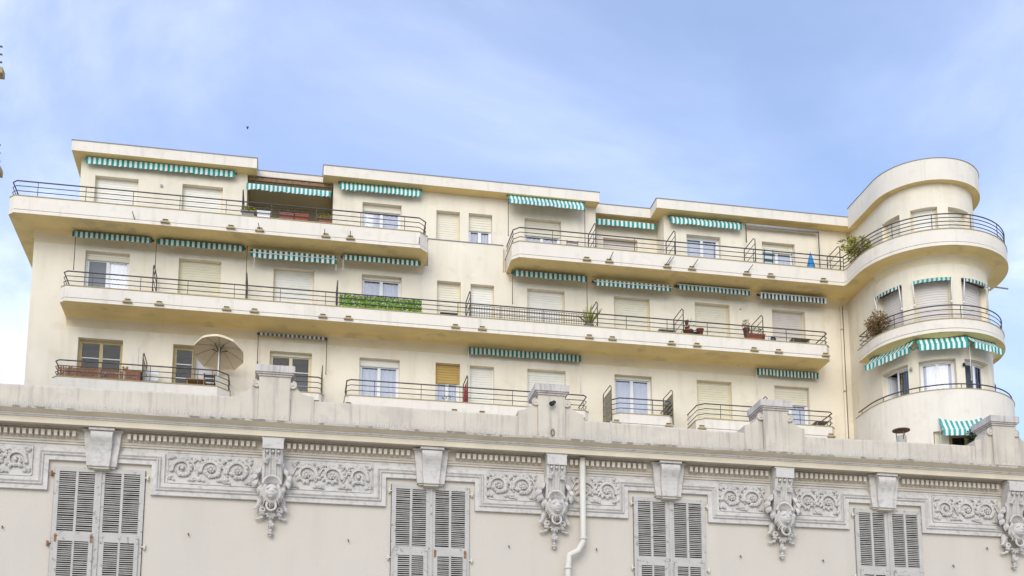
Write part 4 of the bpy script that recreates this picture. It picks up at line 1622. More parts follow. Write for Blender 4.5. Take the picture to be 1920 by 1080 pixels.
# ---- old hooks in the wall
for px, py in ((5, 988), (353.4, 1001.7), (652.6, 1013), (953.6, 1024.3), (1117.5, 1030), (1387.5, 1043), (1542, 1051), (1786, 1061), (1849, 1028)):
    p = at(px, py, YF)
    mb = MB()
    mb.tube([(p.x, YF + 0.01, p.z), (p.x, YF - 0.03, p.z + 0.005), (p.x + 0.006, YF - 0.036, p.z - 0.03)], 0.007, 6)
    mb.ball((p.x, YF - 0.03, p.z), 0.010, 7, 5)
    mb.build('wall_hook', 'groove', villa)
# ---- iron ring and floodlight on the second pedestal
p = at(1036, 811, 15.60)
mb = MB()
mb.tube([(p.x + 0.022 * math.cos(t_), 15.59, p.z + 0.045 * math.sin(t_)) for t_ in [2 * math.pi * i / 16 for i in range(16)]], 0.007, 6, closed=True)
mb.build('iron_ring', 'rust', villa)
p = at(1036, 757, 15.56)
fl_ = thing('floodlight', 'small black spotlight fixed to the face of a roof pedestal', 'spotlight', (p.x, 15.6, p.z))
mb = MB()
mb.tube([(p.x, 15.61, p.z + 0.01), (p.x, 15.56, p.z + 0.015)], 0.014, 7)
mb.build('bracket', 'black', fl_)
mb = MB()
mb.tube([(p.x + 0.03, 15.57, p.z + 0.03), (p.x - 0.03, 15.52, p.z - 0.02)], [0.026, 0.034], 10)
mb.build('head', 'black', fl_)
# ---- vent pipe with a rusty cowl on the villa roof
YC = 19.0
p, q = at(1691, 833, YC), at(1692, 806, YC)
mb = MB()
mb.revolve((p.x, YC, 6.9), [(0.085, 0), (0.085, q.z - 6.9 - 0.13), (0.075, q.z - 6.9 - 0.12)], 16)
ch = mb.build('vent_pipe', 'paving', None)
tag(ch, 'short round vent pipe with a rusty disc cowl on the villa roof', 'chimney')
ch_w = WL[ch.name]
mb = MB()
mb.revolve((p.x, YC, q.z - 0.02), [(0.01, 0.0), (0.155, 0.0), (0.155, 0.012), (0.02, 0.05)], 20)
mb.build('cowl', 'bark', ch)
for i in range(3):
    a = i * 2.1 + 0.4
    mb = MB()
    mb.tube([(p.x + 0.08 * math.cos(a), YC + 0.08 * math.sin(a), q.z - 0.2), (p.x + 0.09 * math.cos(a), YC + 0.09 * math.sin(a), q.z - 0.018)], 0.008, 5)
    mb.build('strut', 'bark', ch)

# ------------------------------------------------------------------ awnings
AWN = 'green and white striped awnings of the apartment block'


def awning(fr, u0, u1, zt, drop, label, run=0.3, rise=0.10, stripe=0.094, cols=('teal', 'teal_w'), bar='bar_w', bar_f=None,
           scallop=0.022, rods=(), cassette='bar_d', arm=True, wob=0.028, seed=0, gape=0):
    um = (u0 + u1) / 2
    t = thing('awning', label, 'awning', fr(um, 0, zt), AWN)
    n = max(2, int(round((u1 - u0) / stripe)))
    if n % 2 == 0:
        n += 1
    du = (u1 - u0) / n

    def wv(u):
        return noise.noise((u * 2.2, seed * 3.1, 0)) * wob

    cp = MB()
    for i in range(n):
        a, b = u0 + i * du, u0 + (i + 1) * du
        k = 3
        for j in range(k):
            f0, f1 = j / k, (j + 1) / k
            sg = 0.035 + 0.04 * noise.noise((i * 0.23, seed, 2))
            s0, s1 = -sg * math.sin(f0 * math.pi), -sg * math.sin(f1 * math.pi)
            cp.quad(fr(a, run * f0, zt + rise * f0 + s0), fr(b, run * f0, zt + rise * f0 + s0), fr(b, run * f1, zt + rise * f1 + s1), fr(a, run * f1, zt + rise * f1 + s1), i % 2, True)
    cp.build('canopy', list(cols), t)
    vl = MB()
    for i in range(n):
        for h in range(2):
            a, b = u0 + (i + h / 2) * du, u0 + (i + h / 2 + 0.5) * du
            pa, pb = (i + h / 2) * math.pi / 2, (i + h / 2 + 0.5) * math.pi / 2
            za = zt - drop + scallop * abs(math.cos(pa)) + wv(a)
            zb = zt - drop + scallop * abs(math.cos(pb)) + wv(b)
            da, db = -0.012 + wv(a * 3) * 2, -0.012 + wv(b * 3) * 2
            vl.quad(fr(a, -0.012, zt), fr(b, -0.012, zt), fr(b, db, zb), fr(a, da, za), i % 2)
    vl.build('valance', list(cols), t)
    if bar:
        b = MB()
        zb = zt - 0.005 if bar_f is None else zt - drop * bar_f
        dd = 0.012 if bar_f is None else -0.03
        b.tube([fr(u0 - 0.03, dd, zb), fr(u1 + 0.03, dd, zb)], 0.020, 6)
        b.build('front_bar', bar, t)
    c = MB()
    c.tube([fr(u0 - 0.05, run + 0.03, zt + rise), fr(u1 + 0.05, run + 0.03, zt + rise)], 0.045, 8)
    c.build('roller', cassette, t)
    if arm:
        for u in (u0 + 0.02, u1 - 0.02):
            c = MB()
            c.tube([fr(u, 0.01, zt - 0.02), fr(u, run * 0.6, zt - 0.10), fr(u, run + 0.05, zt - 0.03 + rise * 0.3)], 0.014, 5)
            c.build('arm', cassette, t)
    for (u, z0, d, m) in rods:
        c = MB()
        c.tube([fr(u, d, zt + rise * 0.5), fr(u, d, z0)], 0.015, 5)
        c.tube([fr(u, d, z0), fr(u, d, z0 - 0.05)], 0.022, 5)
        c.build('rod', m, t)
    return t


def fawn(px0, py0, px1, py1, Y, drop_px, label, rods=(), **kw):
    a, b = at(px0, py0, Y), at(px1, py1, Y)
    rr = []
    for (px, py, m) in rods:
        q = at(px, py, Y)
        rr.append((q.x, q.z, 0.0, m))
    return awning(flat_frame(Y), a.x, b.x, (a.z + b.z) / 2, drop_px * 0.0205, label, rods=rr, **kw)


DK = ('dkgreen', 'dk_w')
# top floor
fawn(161, 293, 441, 322, 46.02, 14, 'longest green-striped awning, under the left roof edge above two closed shutters', run=0.2, rise=0.04, wob=0.03, seed=1, stripe=0.098)
fawn(462, 344, 620, 358, 45.95, 13, 'scalloped green awning hanging below brown roof tiles across the planted terrace recess', run=0.35, rise=0.05, scallop=0.035, seed=2, stripe=0.088, cols=('teal_f', 'teal_w'))
fawn(637, 344, 790, 359, 45.95, 13.5, 'deeply scalloped teal awning above the top-floor window right of the terrace recess', run=0.15, rise=0.17, scallop=0.06, seed=3, stripe=0.088, bar='bar_d')
fawn(955, 373, 1098, 388, 45.55, 8, 'sloping teal awning hung out in front of the roof edge on two thin posts', run=0.30, rise=0.36, scallop=0.01, cols=('teal_f', 'teal_w'), seed=4, stripe=0.085, bar='bar_d', rods=[(953, 440, 'bar_d'), (1097, 462, 'bar_d')])
fawn(1118, 410, 1230, 420, 46.75, 13.5, 'wrinkled teal awning in the roof recess between two projecting blocks', run=0.12, rise=0.03, wob=0.025, seed=5, stripe=0.10)
fawn(1257, 409, 1391, 421, 45.95, 12.5, 'scalloped teal awning above the white curtained double doors on the top floor', run=0.12, rise=0.16, scallop=0.05, seed=6, stripe=0.094, bar=None)
# third row
fawn(136, 433, 285, 446, 45.42, 11.5, 'dark green awning at the far left under the top balcony, beside the wall corner', cols=DK, run=0.25, rise=0.02, scallop=0.0, seed=8, rods=[(138, 503, 'bar_d')], bar=None, stripe=0.095)
fawn(296, 447, 458, 462, 45.42, 11.5, 'dark green awning above the yellowed closed shutter', cols=DK, run=0.25, rise=0.02, scallop=0.0, seed=9, rods=[(290, 520, 'bar_d'), (461, 530, 'bar_d')], bar=None, stripe=0.098)
fawn(470, 466, 632, 481, 45.40, 17, 'green awning crossed by a white bar below the left top balcony', cols=('dkgreen', 'teal_w'), run=0.25, rise=0.02, scallop=0.01, seed=10, bar_f=0.42, stripe=0.105, rods=[(476, 500, 'bar_w'), (630, 505, 'bar_w')])
fawn(642, 476, 788, 491, 45.42, 11, 'slightly twisted green awning directly above the window with the leafy screen', cols=('dkgreen', 'teal_w'), run=0.25, rise=0.02, scallop=0.02, wob=0.02, seed=11, stripe=0.095, bar=None, rods=[(643, 505, 'bar_w')])
fawn(963, 506, 1101, 519, 45.45, 12.5, 'dark green awning above the balcony stretch with the wire grid panel', cols=DK, run=0.25, rise=0.02, scallop=0.02, seed=12, stripe=0.10, bar=None, rods=[(961, 568, 'bar_d'), (1101, 575, 'bar_d')])
fawn(1115, 523, 1258, 536, 45.45, 13.5, 'green awning with a white front bar between the agave and the red pots', cols=('dkgreen', 'teal_w'), run=0.25, rise=0.02, scallop=0.02, seed=13, bar_f=0.35, stripe=0.098)
fawn(1270, 532, 1406, 544, 45.45, 12, 'thin green awning under a white bar above the shutter beside the red pots', cols=('dkgreen', 'teal_w'), run=0.25, rise=0.02, scallop=0.0, seed=14, bar_f=0.12, stripe=0.09)
fawn(1426, 549, 1549, 558, 45.45, 13, 'white awning with narrow blue-black stripes next to the round tower', cols=('teal_w', 'navy'), run=0.25, rise=0.02, scallop=0.0, seed=15, bar_f=0.08, stripe=0.085)
# second row
fawn(484, 623, 612, 633, 45.78, 5.5, 'almost fully rolled dark awning on thin drop rods above the pedestal', cols=('bar_d', 'dk_w'), run=0.12, rise=0.02, scallop=0.0, seed=16, stripe=0.085, bar=None, rods=[(482, 690, 'bar_d'), (611, 700, 'bar_d')])
fawn(879, 652, 1089, 666, 45.74, 13.5, 'wide dark green awning above two pale roller shutters on the lowest visible row', cols=DK, run=0.18, rise=0.02, scallop=0.01, seed=17, stripe=0.087, bar='bar_d', rods=[(878, 690, 'bar_w'), (1089, 738, 'bar_w')])
fawn(1420, 691, 1534, 699, 45.74, 13.5, 'small dark green awning at the right end of the lowest visible row', cols=('dkgreen', 'teal_w'), run=0.18, rise=0.02, scallop=0.0, seed=18, stripe=0.08, bar='bar_d', rods=[(1420, 740, 'bar_w')])
# bare frame of an awning on the top floor
a, b = at(1398, 421, 46.0), at(1534, 434, 46.0)
t = thing('bare_awning', 'bare grey awning roller with no cloth, on two dark posts near the blue parasol', 'awning frame', (a.x, 46, a.z))
m_ = MB()
m_.tube([(a.x, 46.02, a.z), (b.x, 46.02, (a.z + b.z) / 2)], 0.075, 8)
m_.build('roller', 'bar_g', t)
for q, z in ((a.x, at(1399, 455, 46).z), (b.x, 24.6)):
    m_ = MB()
    m_.tube([(q, 45.98, a.z + 0.02), (q, 45.98, z)], 0.025, 6)
    m_.build('post', 'rail', t)

# tower awnings
TWL = [('slanted small drop-arm awning over the left shuttered window of the round tower', 'dkgreen', 'dk_w'),
       ('small drop-arm awning over the middle shuttered window of the round tower', 'teal', 'dk_w'),
       ('small greyed drop-arm awning over the right shuttered window of the round tower', 'dkgreen', 'dk_w')]
for k, (aa, ab, z0, z1) in enumerate(TH3):
    am = math.radians((aa + ab) / 2)
    hw = RW * math.radians(ab - aa) / 2 - 0.03

    def frT(u, d, z, am=am):
        q = am + u / RW
        return (TX + (RW + 0.15 - d) * math.cos(q), TY + (RW + 0.15 - d) * math.sin(q), z)
    frT.curved = True
    t = awning(frT, -hw, hw, z1 - 0.08, 0.15, TWL[k][0], run=0.22, rise=0.06, stripe=0.085, cols=TWL[k][1:], scallop=0.02, bar=None, arm=False, seed=20 + k)
    for u in (-hw + 0.01, hw - 0.01):
        m_ = MB()
        m_.tube([frT(u, -0.02, z1 - 0.10), frT(u, 0.13, z1 - 1.02)], 0.026, 6)
        m_.tube([frT(u, 0.13, z1 - 1.0), frT(u, 0.13, z1 - 1.10)], 0.04, 6)
        m_.build('arm', 'bar_w', t)
TW2 = [(1622, 690, 1706, 652, 'bright green awning under the curved balcony above the open tower window'),
       (1722, 650, 1816, 645, 'bright green awning under the curved balcony above the curtained middle tower window'),
       (1826, 648, 1881, 670, 'foreshortened pale green awning wrapping the right side of the round tower')]
for k, (px0, py0, px1, py1, lb) in enumerate(TW2):
    R = 2.95
    a, b = at_cyl(px0, py0, TX, TY, R), at_cyl(px1, py1, TX, TY, R)
    O = (a + b) / 2
    tt = Vector((b.x - a.x, b.y - a.y, 0))
    hw = tt.length / 2
    tt.normalize()
    dr = Vector((tt.y, -tt.x, 0))

    def frT(u, d, z, O=O, tt=tt, dr=dr):
        p = O + tt * u - dr * d
        return (p.x, p.y, z)
    awning(frT, -hw, hw, 20.40, 0.25, lb, run=0.36, rise=0.36, stripe=0.098, cols=('teal', 'teal_w'), scallop=0.012, bar='bar_d', seed=30 + k,
           rods=[(-hw + 0.1, 19.0, 0.3, 'bar_w')] if k == 2 else ())
# one more, seen end on at the tower's right edge
am = math.radians(12)
dr = Vector((math.cos(am), math.sin(am), 0))
tt = Vector((-math.sin(am), math.cos(am), 0))
O = Vector((TX, TY, 0)) + dr * 2.85


def frT(u, d, z):
    p = O + tt * u - dr * d
    return (p.x, p.y, z)


awning(frT, -0.5, 1.1, 20.0, 0.2, 'steep awning seen end on at the right edge of the round tower', run=0.45, rise=0.42, stripe=0.098, cols=('dkgreen', 'dk_w'), seed=40)
# awning of the tower window just above the villa parapet
R = 3.0
a, b = at_cyl(1768, 806, TX, TY, 3.45), at_cyl(1850, 802, TX, TY, 3.45)
O = (a + b) / 2
tt = Vector((b.x - a.x, b.y - a.y, 0))
hw = tt.length / 2
tt.normalize()
dr = Vector((tt.y, -tt.x, 0))


def frT(u, d, z):
    p = O + tt * u - dr * d
    return (p.x, p.y, z)


awning(frT, -hw, hw, (a.z + b.z) / 2, 0.27, 'fully opened sloping green awning just above the roof parapet at the far right', run=0.55, rise=0.72, stripe=0.105, scallop=0.02, seed=41, cols=('teal_f', 'teal_w'),
       rods=[(-hw + 0.02, (a.z + b.z) / 2 - 0.8, 0.4, 'bar_w')])

# ------------------------------------------------------------------ plants and pots


def leaves(mb, c, rx, ry, rz, n, ln, wd, seed, m=(0,), up=0.2, fold=0.3):
    rnd = random.Random(seed)
    for i in range(n):
        while True:
            d = Vector((rnd.uniform(-1, 1), rnd.uniform(-1, 1), rnd.uniform(-1, 1)))
            if d.length < 1 and (noise.noise((d.x * 2 + seed, d.y * 2, d.z * 2)) > -0.18):
                break
        p = Vector((c[0] + d.x * rx, c[1] + d.y * ry, c[2] + d.z * rz))
        dirn = Vector((d.x + rnd.uniform(-0.8, 0.8), d.y + rnd.uniform(-0.8, 0.8), d.z * 0.6 + up + rnd.uniform(-0.8, 0.8))).normalized()
        s = dirn.cross(Vector((rnd.uniform(-1, 1), rnd.uniform(-1, 1), rnd.uniform(-1, 1)))).normalized()
        l = ln * rnd.uniform(0.6, 1.3)
        w_ = wd * rnd.uniform(0.7, 1.2)
        nn = s.cross(dirn)
        mb.add([p, p + dirn * l * 0.45 + s * w_ / 2 + nn * fold * w_, p + dirn * l, p + dirn * l * 0.45 - s * w_ / 2 + nn * fold * w_], [(0, 1, 2), (0, 2, 3)], rnd.choice(m))


def pot(parent, x, y, z, r, h, m, name='pot'):
    mb = MB()
    mb.revolve((x, y, z), [(r * 0.72, 0), (r * 0.95, h * 0.86), (r * 1.08, h * 0.87), (r * 1.08, h), (r * 0.93, h), (r * 0.9, h * 0.9)], 14)
    return mb.build(name, m, parent)


def trough(parent, x0, x1, y0, y1, z0, z1, m):
    mb = MB()
    e = 0.02
    v = [(x0 + e, y0 + e, z0), (x1 - e, y0 + e, z0), (x1 - e, y1 - e, z0), (x0 + e, y1 - e, z0), (x0, y0, z1), (x1, y0, z1), (x1, y1, z1), (x0, y1, z1)]
    mb.add(v, [(0, 1, 5, 4), (1, 2, 6, 5), (2, 3, 7, 6), (3, 0, 4, 7), (3, 2, 1, 0)])
    mb.box(x0 - 0.012, x1 + 0.012, y0 - 0.012, y0 + 0.01, z1 - 0.03, z1 + 0.005)
    mb.box(x0 - 0.012, x1 + 0.012, y1 - 0.01, y1 + 0.012, z1 - 0.03, z1 + 0.005)
    mb.box(x0 - 0.012, x0 + 0.01, y0 + 0.01, y1 - 0.01, z1 - 0.03, z1 + 0.005)
    mb.box(x1 - 0.01, x1 + 0.012, y0 + 0.01, y1 - 0.01, z1 - 0.03, z1 + 0.005)
    mb.quad((x0, y0, z1 - 0.02), (x1, y0, z1 - 0.02), (x1, y1, z1 - 0.02), (x0, y1, z1 - 0.02), 1)
    return mb.build('trough', [m, 'stem'], parent)


PL = 'planters along the terrace recess railing'
for i, (p0, p1, m, lm, lb, zt_, n) in enumerate((
        (453, 477, 'greyplastic', 'leaf2', 'trough of yellow-green plants at the left end of the terrace railing', 25.30, 90),
        (482, 507, 'win_white', 'leaf3', 'pale pinkish trough beside the yellow-green plants on the terrace railing', 25.34, 16),
        (524, 551, 'terra2', 'leaf3', 'dusky red trough in the middle of the terrace railing', 25.36, 25),
        (553, 579, 'terra', 'stem', 'bright terracotta trough right of the dusky red one', 25.36, 6),
        (597, 621, 'terra2', 'leaf2', 'dark red trough with yellow plants at the right end of the terrace', 25.28, 60))):
    a, b = at(p0, 400, 44.7).x, at(p1, 400, 44.7).x
    t = thing('planter', lb, 'planter', ((a + b) / 2, 44.7, 25.03), PL)
    trough(t, a, b, 44.62, 44.80, 25.032, zt_, m)
    lf = MB()
    leaves(lf, ((a + b) / 2, 44.71, zt_ + 0.07), (b - a) * 0.52, 0.10, 0.11, n * 2, 0.10, 0.05, 50 + i)
    lf.build('plant', lm, t)
# things in the shade of the terrace
t = thing('sideboard', 'low olive wooden sideboard inside the shaded terrace recess', 'sideboard', (0.2, 47.8, 24.5))
a, b = at(540, 400, 47.8).x, at(614, 400, 47.8).x
mb = MB()
mb.box(a, b, 47.6, 48.0, 24.5, 25.72)
mb.build('body', 'win_yellow', t)
mb = MB()
for k in range(3):
    x = a + 0.03 + (b - a - 0.06) * k / 3
    mb.box(x + 0.02, x + (b - a) / 3 - 0.04, 47.575, 47.599, 24.6, 25.6)
mb.build('door', 'wood', t)
mb = MB()
mb.box(a - 0.04, b + 0.04, 47.55, 48.02, 25.722, 25.76)
mb.build('top', 'wood', t)
p = at(494, 385, 46.6)
t = thing('grill', 'dark covered barbecue grill standing in the shaded terrace recess', 'grill', (p.x, 46.6, 24.5))
mb = MB()
mb.ball((p.x, 46.6, 25.55), (0.26, 0.22, 0.18), 12, 8)
mb.build('lid', 'darkplastic', t)
for s in (-1, 1):
    mb = MB()
    mb.tube([(p.x + s * 0.18, 46.6, 25.5), (p.x + s * 0.24, 46.6, 24.5)], 0.02, 6)
    mb.build('leg', 'black', t)

# big shrub where the straight balcony meets the tower
c = at(1604, 466, 44.0)
t = thing('shrub', 'large yellow-green potted shrub in the corner of the top balcony by the tower', 'shrub', (c.x, 44.2, 24.5))
pot(t, c.x + 0.25, 44.2, 24.5, 0.28, 0.45, 'terra2')
mb = MB()
rnd = random.Random(4)
for i in range(12):
    a = rnd.uniform(0, 6.28)
    top = Vector((c.x + 0.25 + 0.5 * math.cos(a) * rnd.random() - 0.1, 44.2 + 0.3 * math.sin(a), rnd.uniform(25.4, 26.3)))
    mb.tube([(c.x + 0.25, 44.2, 24.9), (top + Vector((c.x + 0.25, 44.2, 24.9))) / 2 + Vector((0.05, 0, 0.1)), top], [0.022, 0.015, 0.006], 5)
mb.build('stem', 'stem', t)
mb = MB()
leaves(mb, (c.x + 0.22, 44.1, 25.75), 0.55, 0.40, 0.62, 900, 0.13, 0.055, 61, (0, 0, 0, 1))
leaves(mb, (c.x - 0.12, 44.35, 26.15), 0.42, 0.25, 0.34, 260, 0.13, 0.05, 62, (0, 0, 1))
leaves(mb, (c.x + 0.42, 43.9, 25.45), 0.42, 0.35, 0.45, 420, 0.13, 0.055, 63, (0, 0, 0, 1))
mb.build('foliage', ['leaf2', 'leaf3'], t, kind='stuff')
# dry bush on the tower's middle balcony
q = at_cyl(1638, 622, TX, TY, 2.82)
dr = Vector((q.x - TX, q.y - TY, 0)).normalized()
tg = Vector((-dr.y, dr.x, 0))
c = Vector((TX, TY, 0)) + dr * 2.58
t = thing('dry_bush', 'dried brown bush pressed against the curved railing of the tower', 'dead plant', (c.x, c.y, 21.1))
pot(t, c.x, c.y, 21.0, 0.16, 0.36, 'terra2')
mb = MB()
for i in range(30):
    top = c + tg * rnd.uniform(-0.55, 0.5) + dr * rnd.uniform(-0.15, 0.25) + Vector((0, 0, rnd.uniform(21.6, 22.5)))
    mb.tube([(c.x, c.y, 21.3), (top + Vector((c.x, c.y, 21.6))) / 2 + Vector((0, 0, 0.05)), top], [0.012, 0.008, 0.004], 4)
mb.build('stem', 'stem', t)
mb = MB()
for (o_, h_, rx, rz, n_, sd) in ((0.0, 21.85, 0.40, 0.42, 620, 71), (-0.30, 22.15, 0.26, 0.30, 240, 72), (0.36, 21.95, 0.28, 0.30, 260, 73), (-0.25, 21.65, 0.34, 0.24, 200, 74), (0.1, 22.3, 0.26, 0.24, 160, 75)):
    p = c + tg * o_ + dr * 0.05
    leaves(mb, (p.x, p.y, h_), rx, 0.24, rz, n_, 0.13, 0.034, sd, (0, 0, 1, 0, 2))
mb.build('foliage', ['dry', 'stem', 'leaf3'], t, kind='stuff')
# agave
c = at(1103, 583, 44.9)
t = thing('agave', 'spiky potted agave beside the wire grid panel', 'potted plant', (c.x, 44.85, 21.2))
pot(t, c.x, 44.85, 21.2, 0.2, 0.62, 'greyplastic')
for i in range(26):
    a = rnd.uniform(0, 6.28)
    el = rnd.uniform(0.6, 1.45)
    ln = rnd.uniform(0.55, 0.95)
    mb = MB()
    leaf(mb, (c.x, 44.85, 21.8), (math.cos(a) * math.cos(el), math.sin(a) * math.cos(el), math.sin(el)), (math.cos(a + 1.57), math.sin(a + 1.57), 0.1), ln, 0.07, 0.08)
    mb.build('leaf', 'leaf2' if i % 3 else 'leaf3', t)

# leafy screen tied to the railing
a, b = at(637, 560, YB).x, at(791, 570, YB).x
t = thing('leafy_screen', 'bright green artificial leaf screen tied along the balcony railing', 'privacy screen', ((a + b) / 2, YB, 21.63))
mb = MB()
mb.box(a, b, 44.665, 44.672, 21.64, 22.16)
mb.build('backing', 'leaf3', t)
mb = MB()
rnd = random.Random(9)
for i in range(4200):
    p = Vector((rnd.uniform(a, b), rnd.uniform(44.608, 44.66), 21.64 + 0.54 * rnd.random() + 0.02 * noise.noise((i * 0.37, 0, 0))))
    s = rnd.uniform(0.022, 0.042)
    d1 = Vector((rnd.uniform(-1, 1), rnd.uniform(-0.6, 0.1), rnd.uniform(-1, 1))).normalized() * s
    d2 = d1.cross(Vector((rnd.uniform(-0.4, 0.4), -1, rnd.uniform(-0.4, 0.4)))).normalized() * s * 0.6
    mb.add([p - d1, p + d2, p + d1, p - d2], [(0, 1, 2, 3)], 1 if rnd.random() < 0.10 else 0)
mb.build('leaves', ['leaf', 'rag'], t, kind='stuff')
# wire grid panel tied to the railing
a, b = at(881, 580, YB).x, at(1096, 590, YB).x
t = thing('grid_panel', 'dark wire grid panel fixed inside the balcony railing', 'grid panel', ((a + b) / 2, 44.62, 21.66))
n = 46
bm_ = MB()
bm_.box(-0.0075, 0.0075, -0.006, 0.006, 0, 0.50)
bme = bpy.data.meshes.new('bar')
bme.from_pydata(bm_.v, [], bm_.f)
bme.materials.append(M['rail'])
for i in range(n + 1):
    link('bar', bme, t, (a + (b - a) * i / n, 44.64, 21.66))
for z in (21.74, 21.90, 22.06, 22.155):
    mb = MB()
    mb.box(a, b, 44.632, 44.646, z - 0.007, z + 0.007)
    mb.build('wire', 'rail', t)

# red pots between partition and shutter
c = at(1290, 595, 45.0)
t = thing('flower_pot', 'red flower pot with a thin plant leaning on the partition', 'flower pot', (c.x, 45, 21.2))
pot(t, c.x, 45.0, 21.62, 0.2, 0.36, 'terra')
mb = MB()
mb.revolve((c.x, 45.0, 21.2), [(0.2, 0), (0.2, 0.03), (0.05, 0.04), (0.05, 0.36), (0.2, 0.38), (0.2, 0.42)], 12)
mb.build('stand', 'stem', t)
mb = MB()
leaves(mb, (c.x + 0.05, 45.0, 22.2), 0.2, 0.1, 0.28, 50, 0.12, 0.03, 81, (0, 1))
mb.build('plant', ['leaf3', 'stem'], t)
c = at(1311, 603, 44.8)
t = thing('flower_pot', 'round terracotta pot hooked on the railing below a closed shutter', 'flower pot', (c.x, 44.8, 21.63))
pot(t, c.x, 44.74, 21.66, 0.15, 0.3, 'terra')
c = at(1300, 612, 44.8)
t = thing('bowl', 'black plant bowl on the balcony edge beside the red pots', 'bowl', (c.x, 44.76, 21.63))
mb = MB()
mb.revolve((c.x, 44.76, 21.632), [(0.12, 0), (0.2, 0.12), (0.21, 0.13), (0.19, 0.13), (0.12, 0.02)], 14)
mb.build('shell', 'darkplastic', t)
c = at(1287, 580, 45.3)
t = thing('wall_pot', 'small brown pots hung one above the other on the partition', 'hanging pots', (c.x, 45.3, 22.0))
for z in (22.1, 22.38):
    pot(t, c.x, 45.3, z, 0.09, 0.16, 'terra2')
# big red trough further right
a, b = at(1398, 613, 44.8).x, at(1432, 616, 44.8).x
t = thing('planter', 'large red trough with withered plants beside the last partition', 'planter', ((a + b) / 2, 44.85, 21.63))
trough(t, a, b, 44.66, 44.98, 21.635, 21.93, 'terra')
mb = MB()
leaves(mb, ((a + b) / 2, 44.85, 22.08), 0.36, 0.15, 0.22, 160, 0.12, 0.03, 91, (0, 1, 1))
leaves(mb, (a + 0.05, 44.9, 22.35), 0.12, 0.1, 0.3, 90, 0.12, 0.035, 92, (0, 1, 0))
mb.build('plant', ['dry', 'leaf3'], t)
pot(t, a + 0.08, 44.95, 21.95, 0.14, 0.3, 'terra2')
c = at(1447, 622, 44.8)
t = thing('container', 'black and white drum-like container on the balcony edge beside the red trough', 'container', (c.x, 44.72, 21.63))
mb = MB()
mb.revolve((c.x, 44.74, 21.632), [(0.13, 0), (0.14, 0.02), (0.14, 0.17), (0.12, 0.2)], 14)
mb.build('drum', 'darkplastic', t)
mb = MB()
mb.revolve((c.x - 0.12, 44.74, 21.632), [(0.07, 0), (0.07, 0.22), (0.05, 0.26)], 12)
mb.build('bottle', 'plastic', t)


def table(label, px0, px1, py, Y, zf, zt_, m, group=None, w_=0.55):
    a, b = at(px0, py, Y).x, at(px1, py, Y).x
    t = thing('table', label, 'table', ((a + b) / 2, Y, zf), group)
    mb = MB()
    mb.box(a, b, Y - w_ / 2, Y + w_ / 2, zt_ - 0.04, zt_)
    mb.build('tabletop', m, t)
    for x in (a + 0.05, b - 0.05):
        for y in (Y - w_ / 2 + 0.05, Y + w_ / 2 - 0.05):
            l = MB()
            l.box(x - 0.018, x + 0.018, y - 0.018, y + 0.018, zf, zt_ - 0.041)
            l.build('leg', m, t)
    return t


def chair(label, X, Y, zf, m, facing=1, h=0.9, w_=0.46, slats=0, m2=None):
    """facing = 1: the back is towards the street"""
    t = thing('chair', label, 'chair', (X, Y, zf))
    mb = MB()
    mb.box(X - w_ / 2, X + w_ / 2, Y - 0.22, Y + 0.22, zf + 0.42, zf + 0.46)
    mb.build('seat', m, t)
    yb = Y - 0.22 if facing > 0 else Y + 0.2
    dy = -0.10 if facing > 0 else 0.10
    for s in (-1, 1):
        for yy in (Y - 0.2, Y + 0.2):
            l = MB()
            l.tube([(X + s * (w_ / 2 - 0.03), yy, zf), (X + s * (w_ / 2 - 0.03), yy, zf + 0.42)], 0.02, 6)
            l.build('leg', m, t)
        l = MB()
        l.tube([(X + s * (w_ / 2 - 0.02), yb, zf + 0.44), (X + s * (w_ / 2 - 0.02), yb + dy, zf + h)], 0.022, 6)
        l.tube([(X + s * w_ / 2, yb, zf + 0.66), (X + s * w_ / 2, yb - dy * 4, zf + 0.66)], 0.02, 6)
        l.build('arm', m, t)
    n = slats or 3
    for i in range(n):
        f0, f1 = (i + 0.2) / n, (i + 0.85) / n
        l = MB()
        za, zb = zf + 0.5 + (h - 0.52) * f0, zf + 0.5 + (h - 0.52) * f1
        ya, yb2 = yb + dy * f0, yb + dy * f1
        l.add([(X - w_ / 2 + 0.02, ya, za), (X + w_ / 2 - 0.02, ya, za), (X + w_ / 2 - 0.02, yb2, zb), (X - w_ / 2 + 0.02, yb2, zb),
               (X - w_ / 2 + 0.02, ya + 0.02, za), (X + w_ / 2 - 0.02, ya + 0.02, za), (X + w_ / 2 - 0.02, yb2 + 0.02, zb), (X - w_ / 2 + 0.02, yb2 + 0.02, zb)],
              [(0, 1, 2, 3), (7, 6, 5, 4), (3, 2, 6, 7), (0, 4, 5, 1)])
        l.build('slat', (m2 if (m2 and i % 2) else m), t)
    return t


table('flat dark table top left of the wire grid panel', 824, 856, 583, 45.1, FL3, 21.86, 'darkplastic')
table('flat grey box-like table left of the red pots', 1232, 1262, 612, 45.0, FL3, 21.84, 'greyplastic')
table('square grey garden table near the right end of the long balcony', 1481, 1514, 630, 45.0, FL3, 21.92, 'greyplastic')
table('small low table at the right end of the lowest balcony', 1525, 1548, 780, 45.0, FL2, 18.36, 'greyplastic')
table('wooden table under the off-white parasol', 350, 386, 708, 44.95, FL2, 18.36, 'wood', w_=0.6)
chair('white plastic armchair beside the partition on the lowest left balcony', at(284, 690, 45.3).x, 45.3, FL2, 'plastic', h=1.28, w_=0.52, facing=-1)
chair('dark chair at the wooden table under the parasol', at(394, 700, 45.25).x, 45.25, FL2, 'darkplastic', h=1.0, w_=0.42)
chair('dark green and white slatted deck chair behind the top railing', at(1436, 482, 45.1).x, 45.1, FL4, 'greenplastic', h=1.28, w_=0.42, slats=6, m2='plastic')
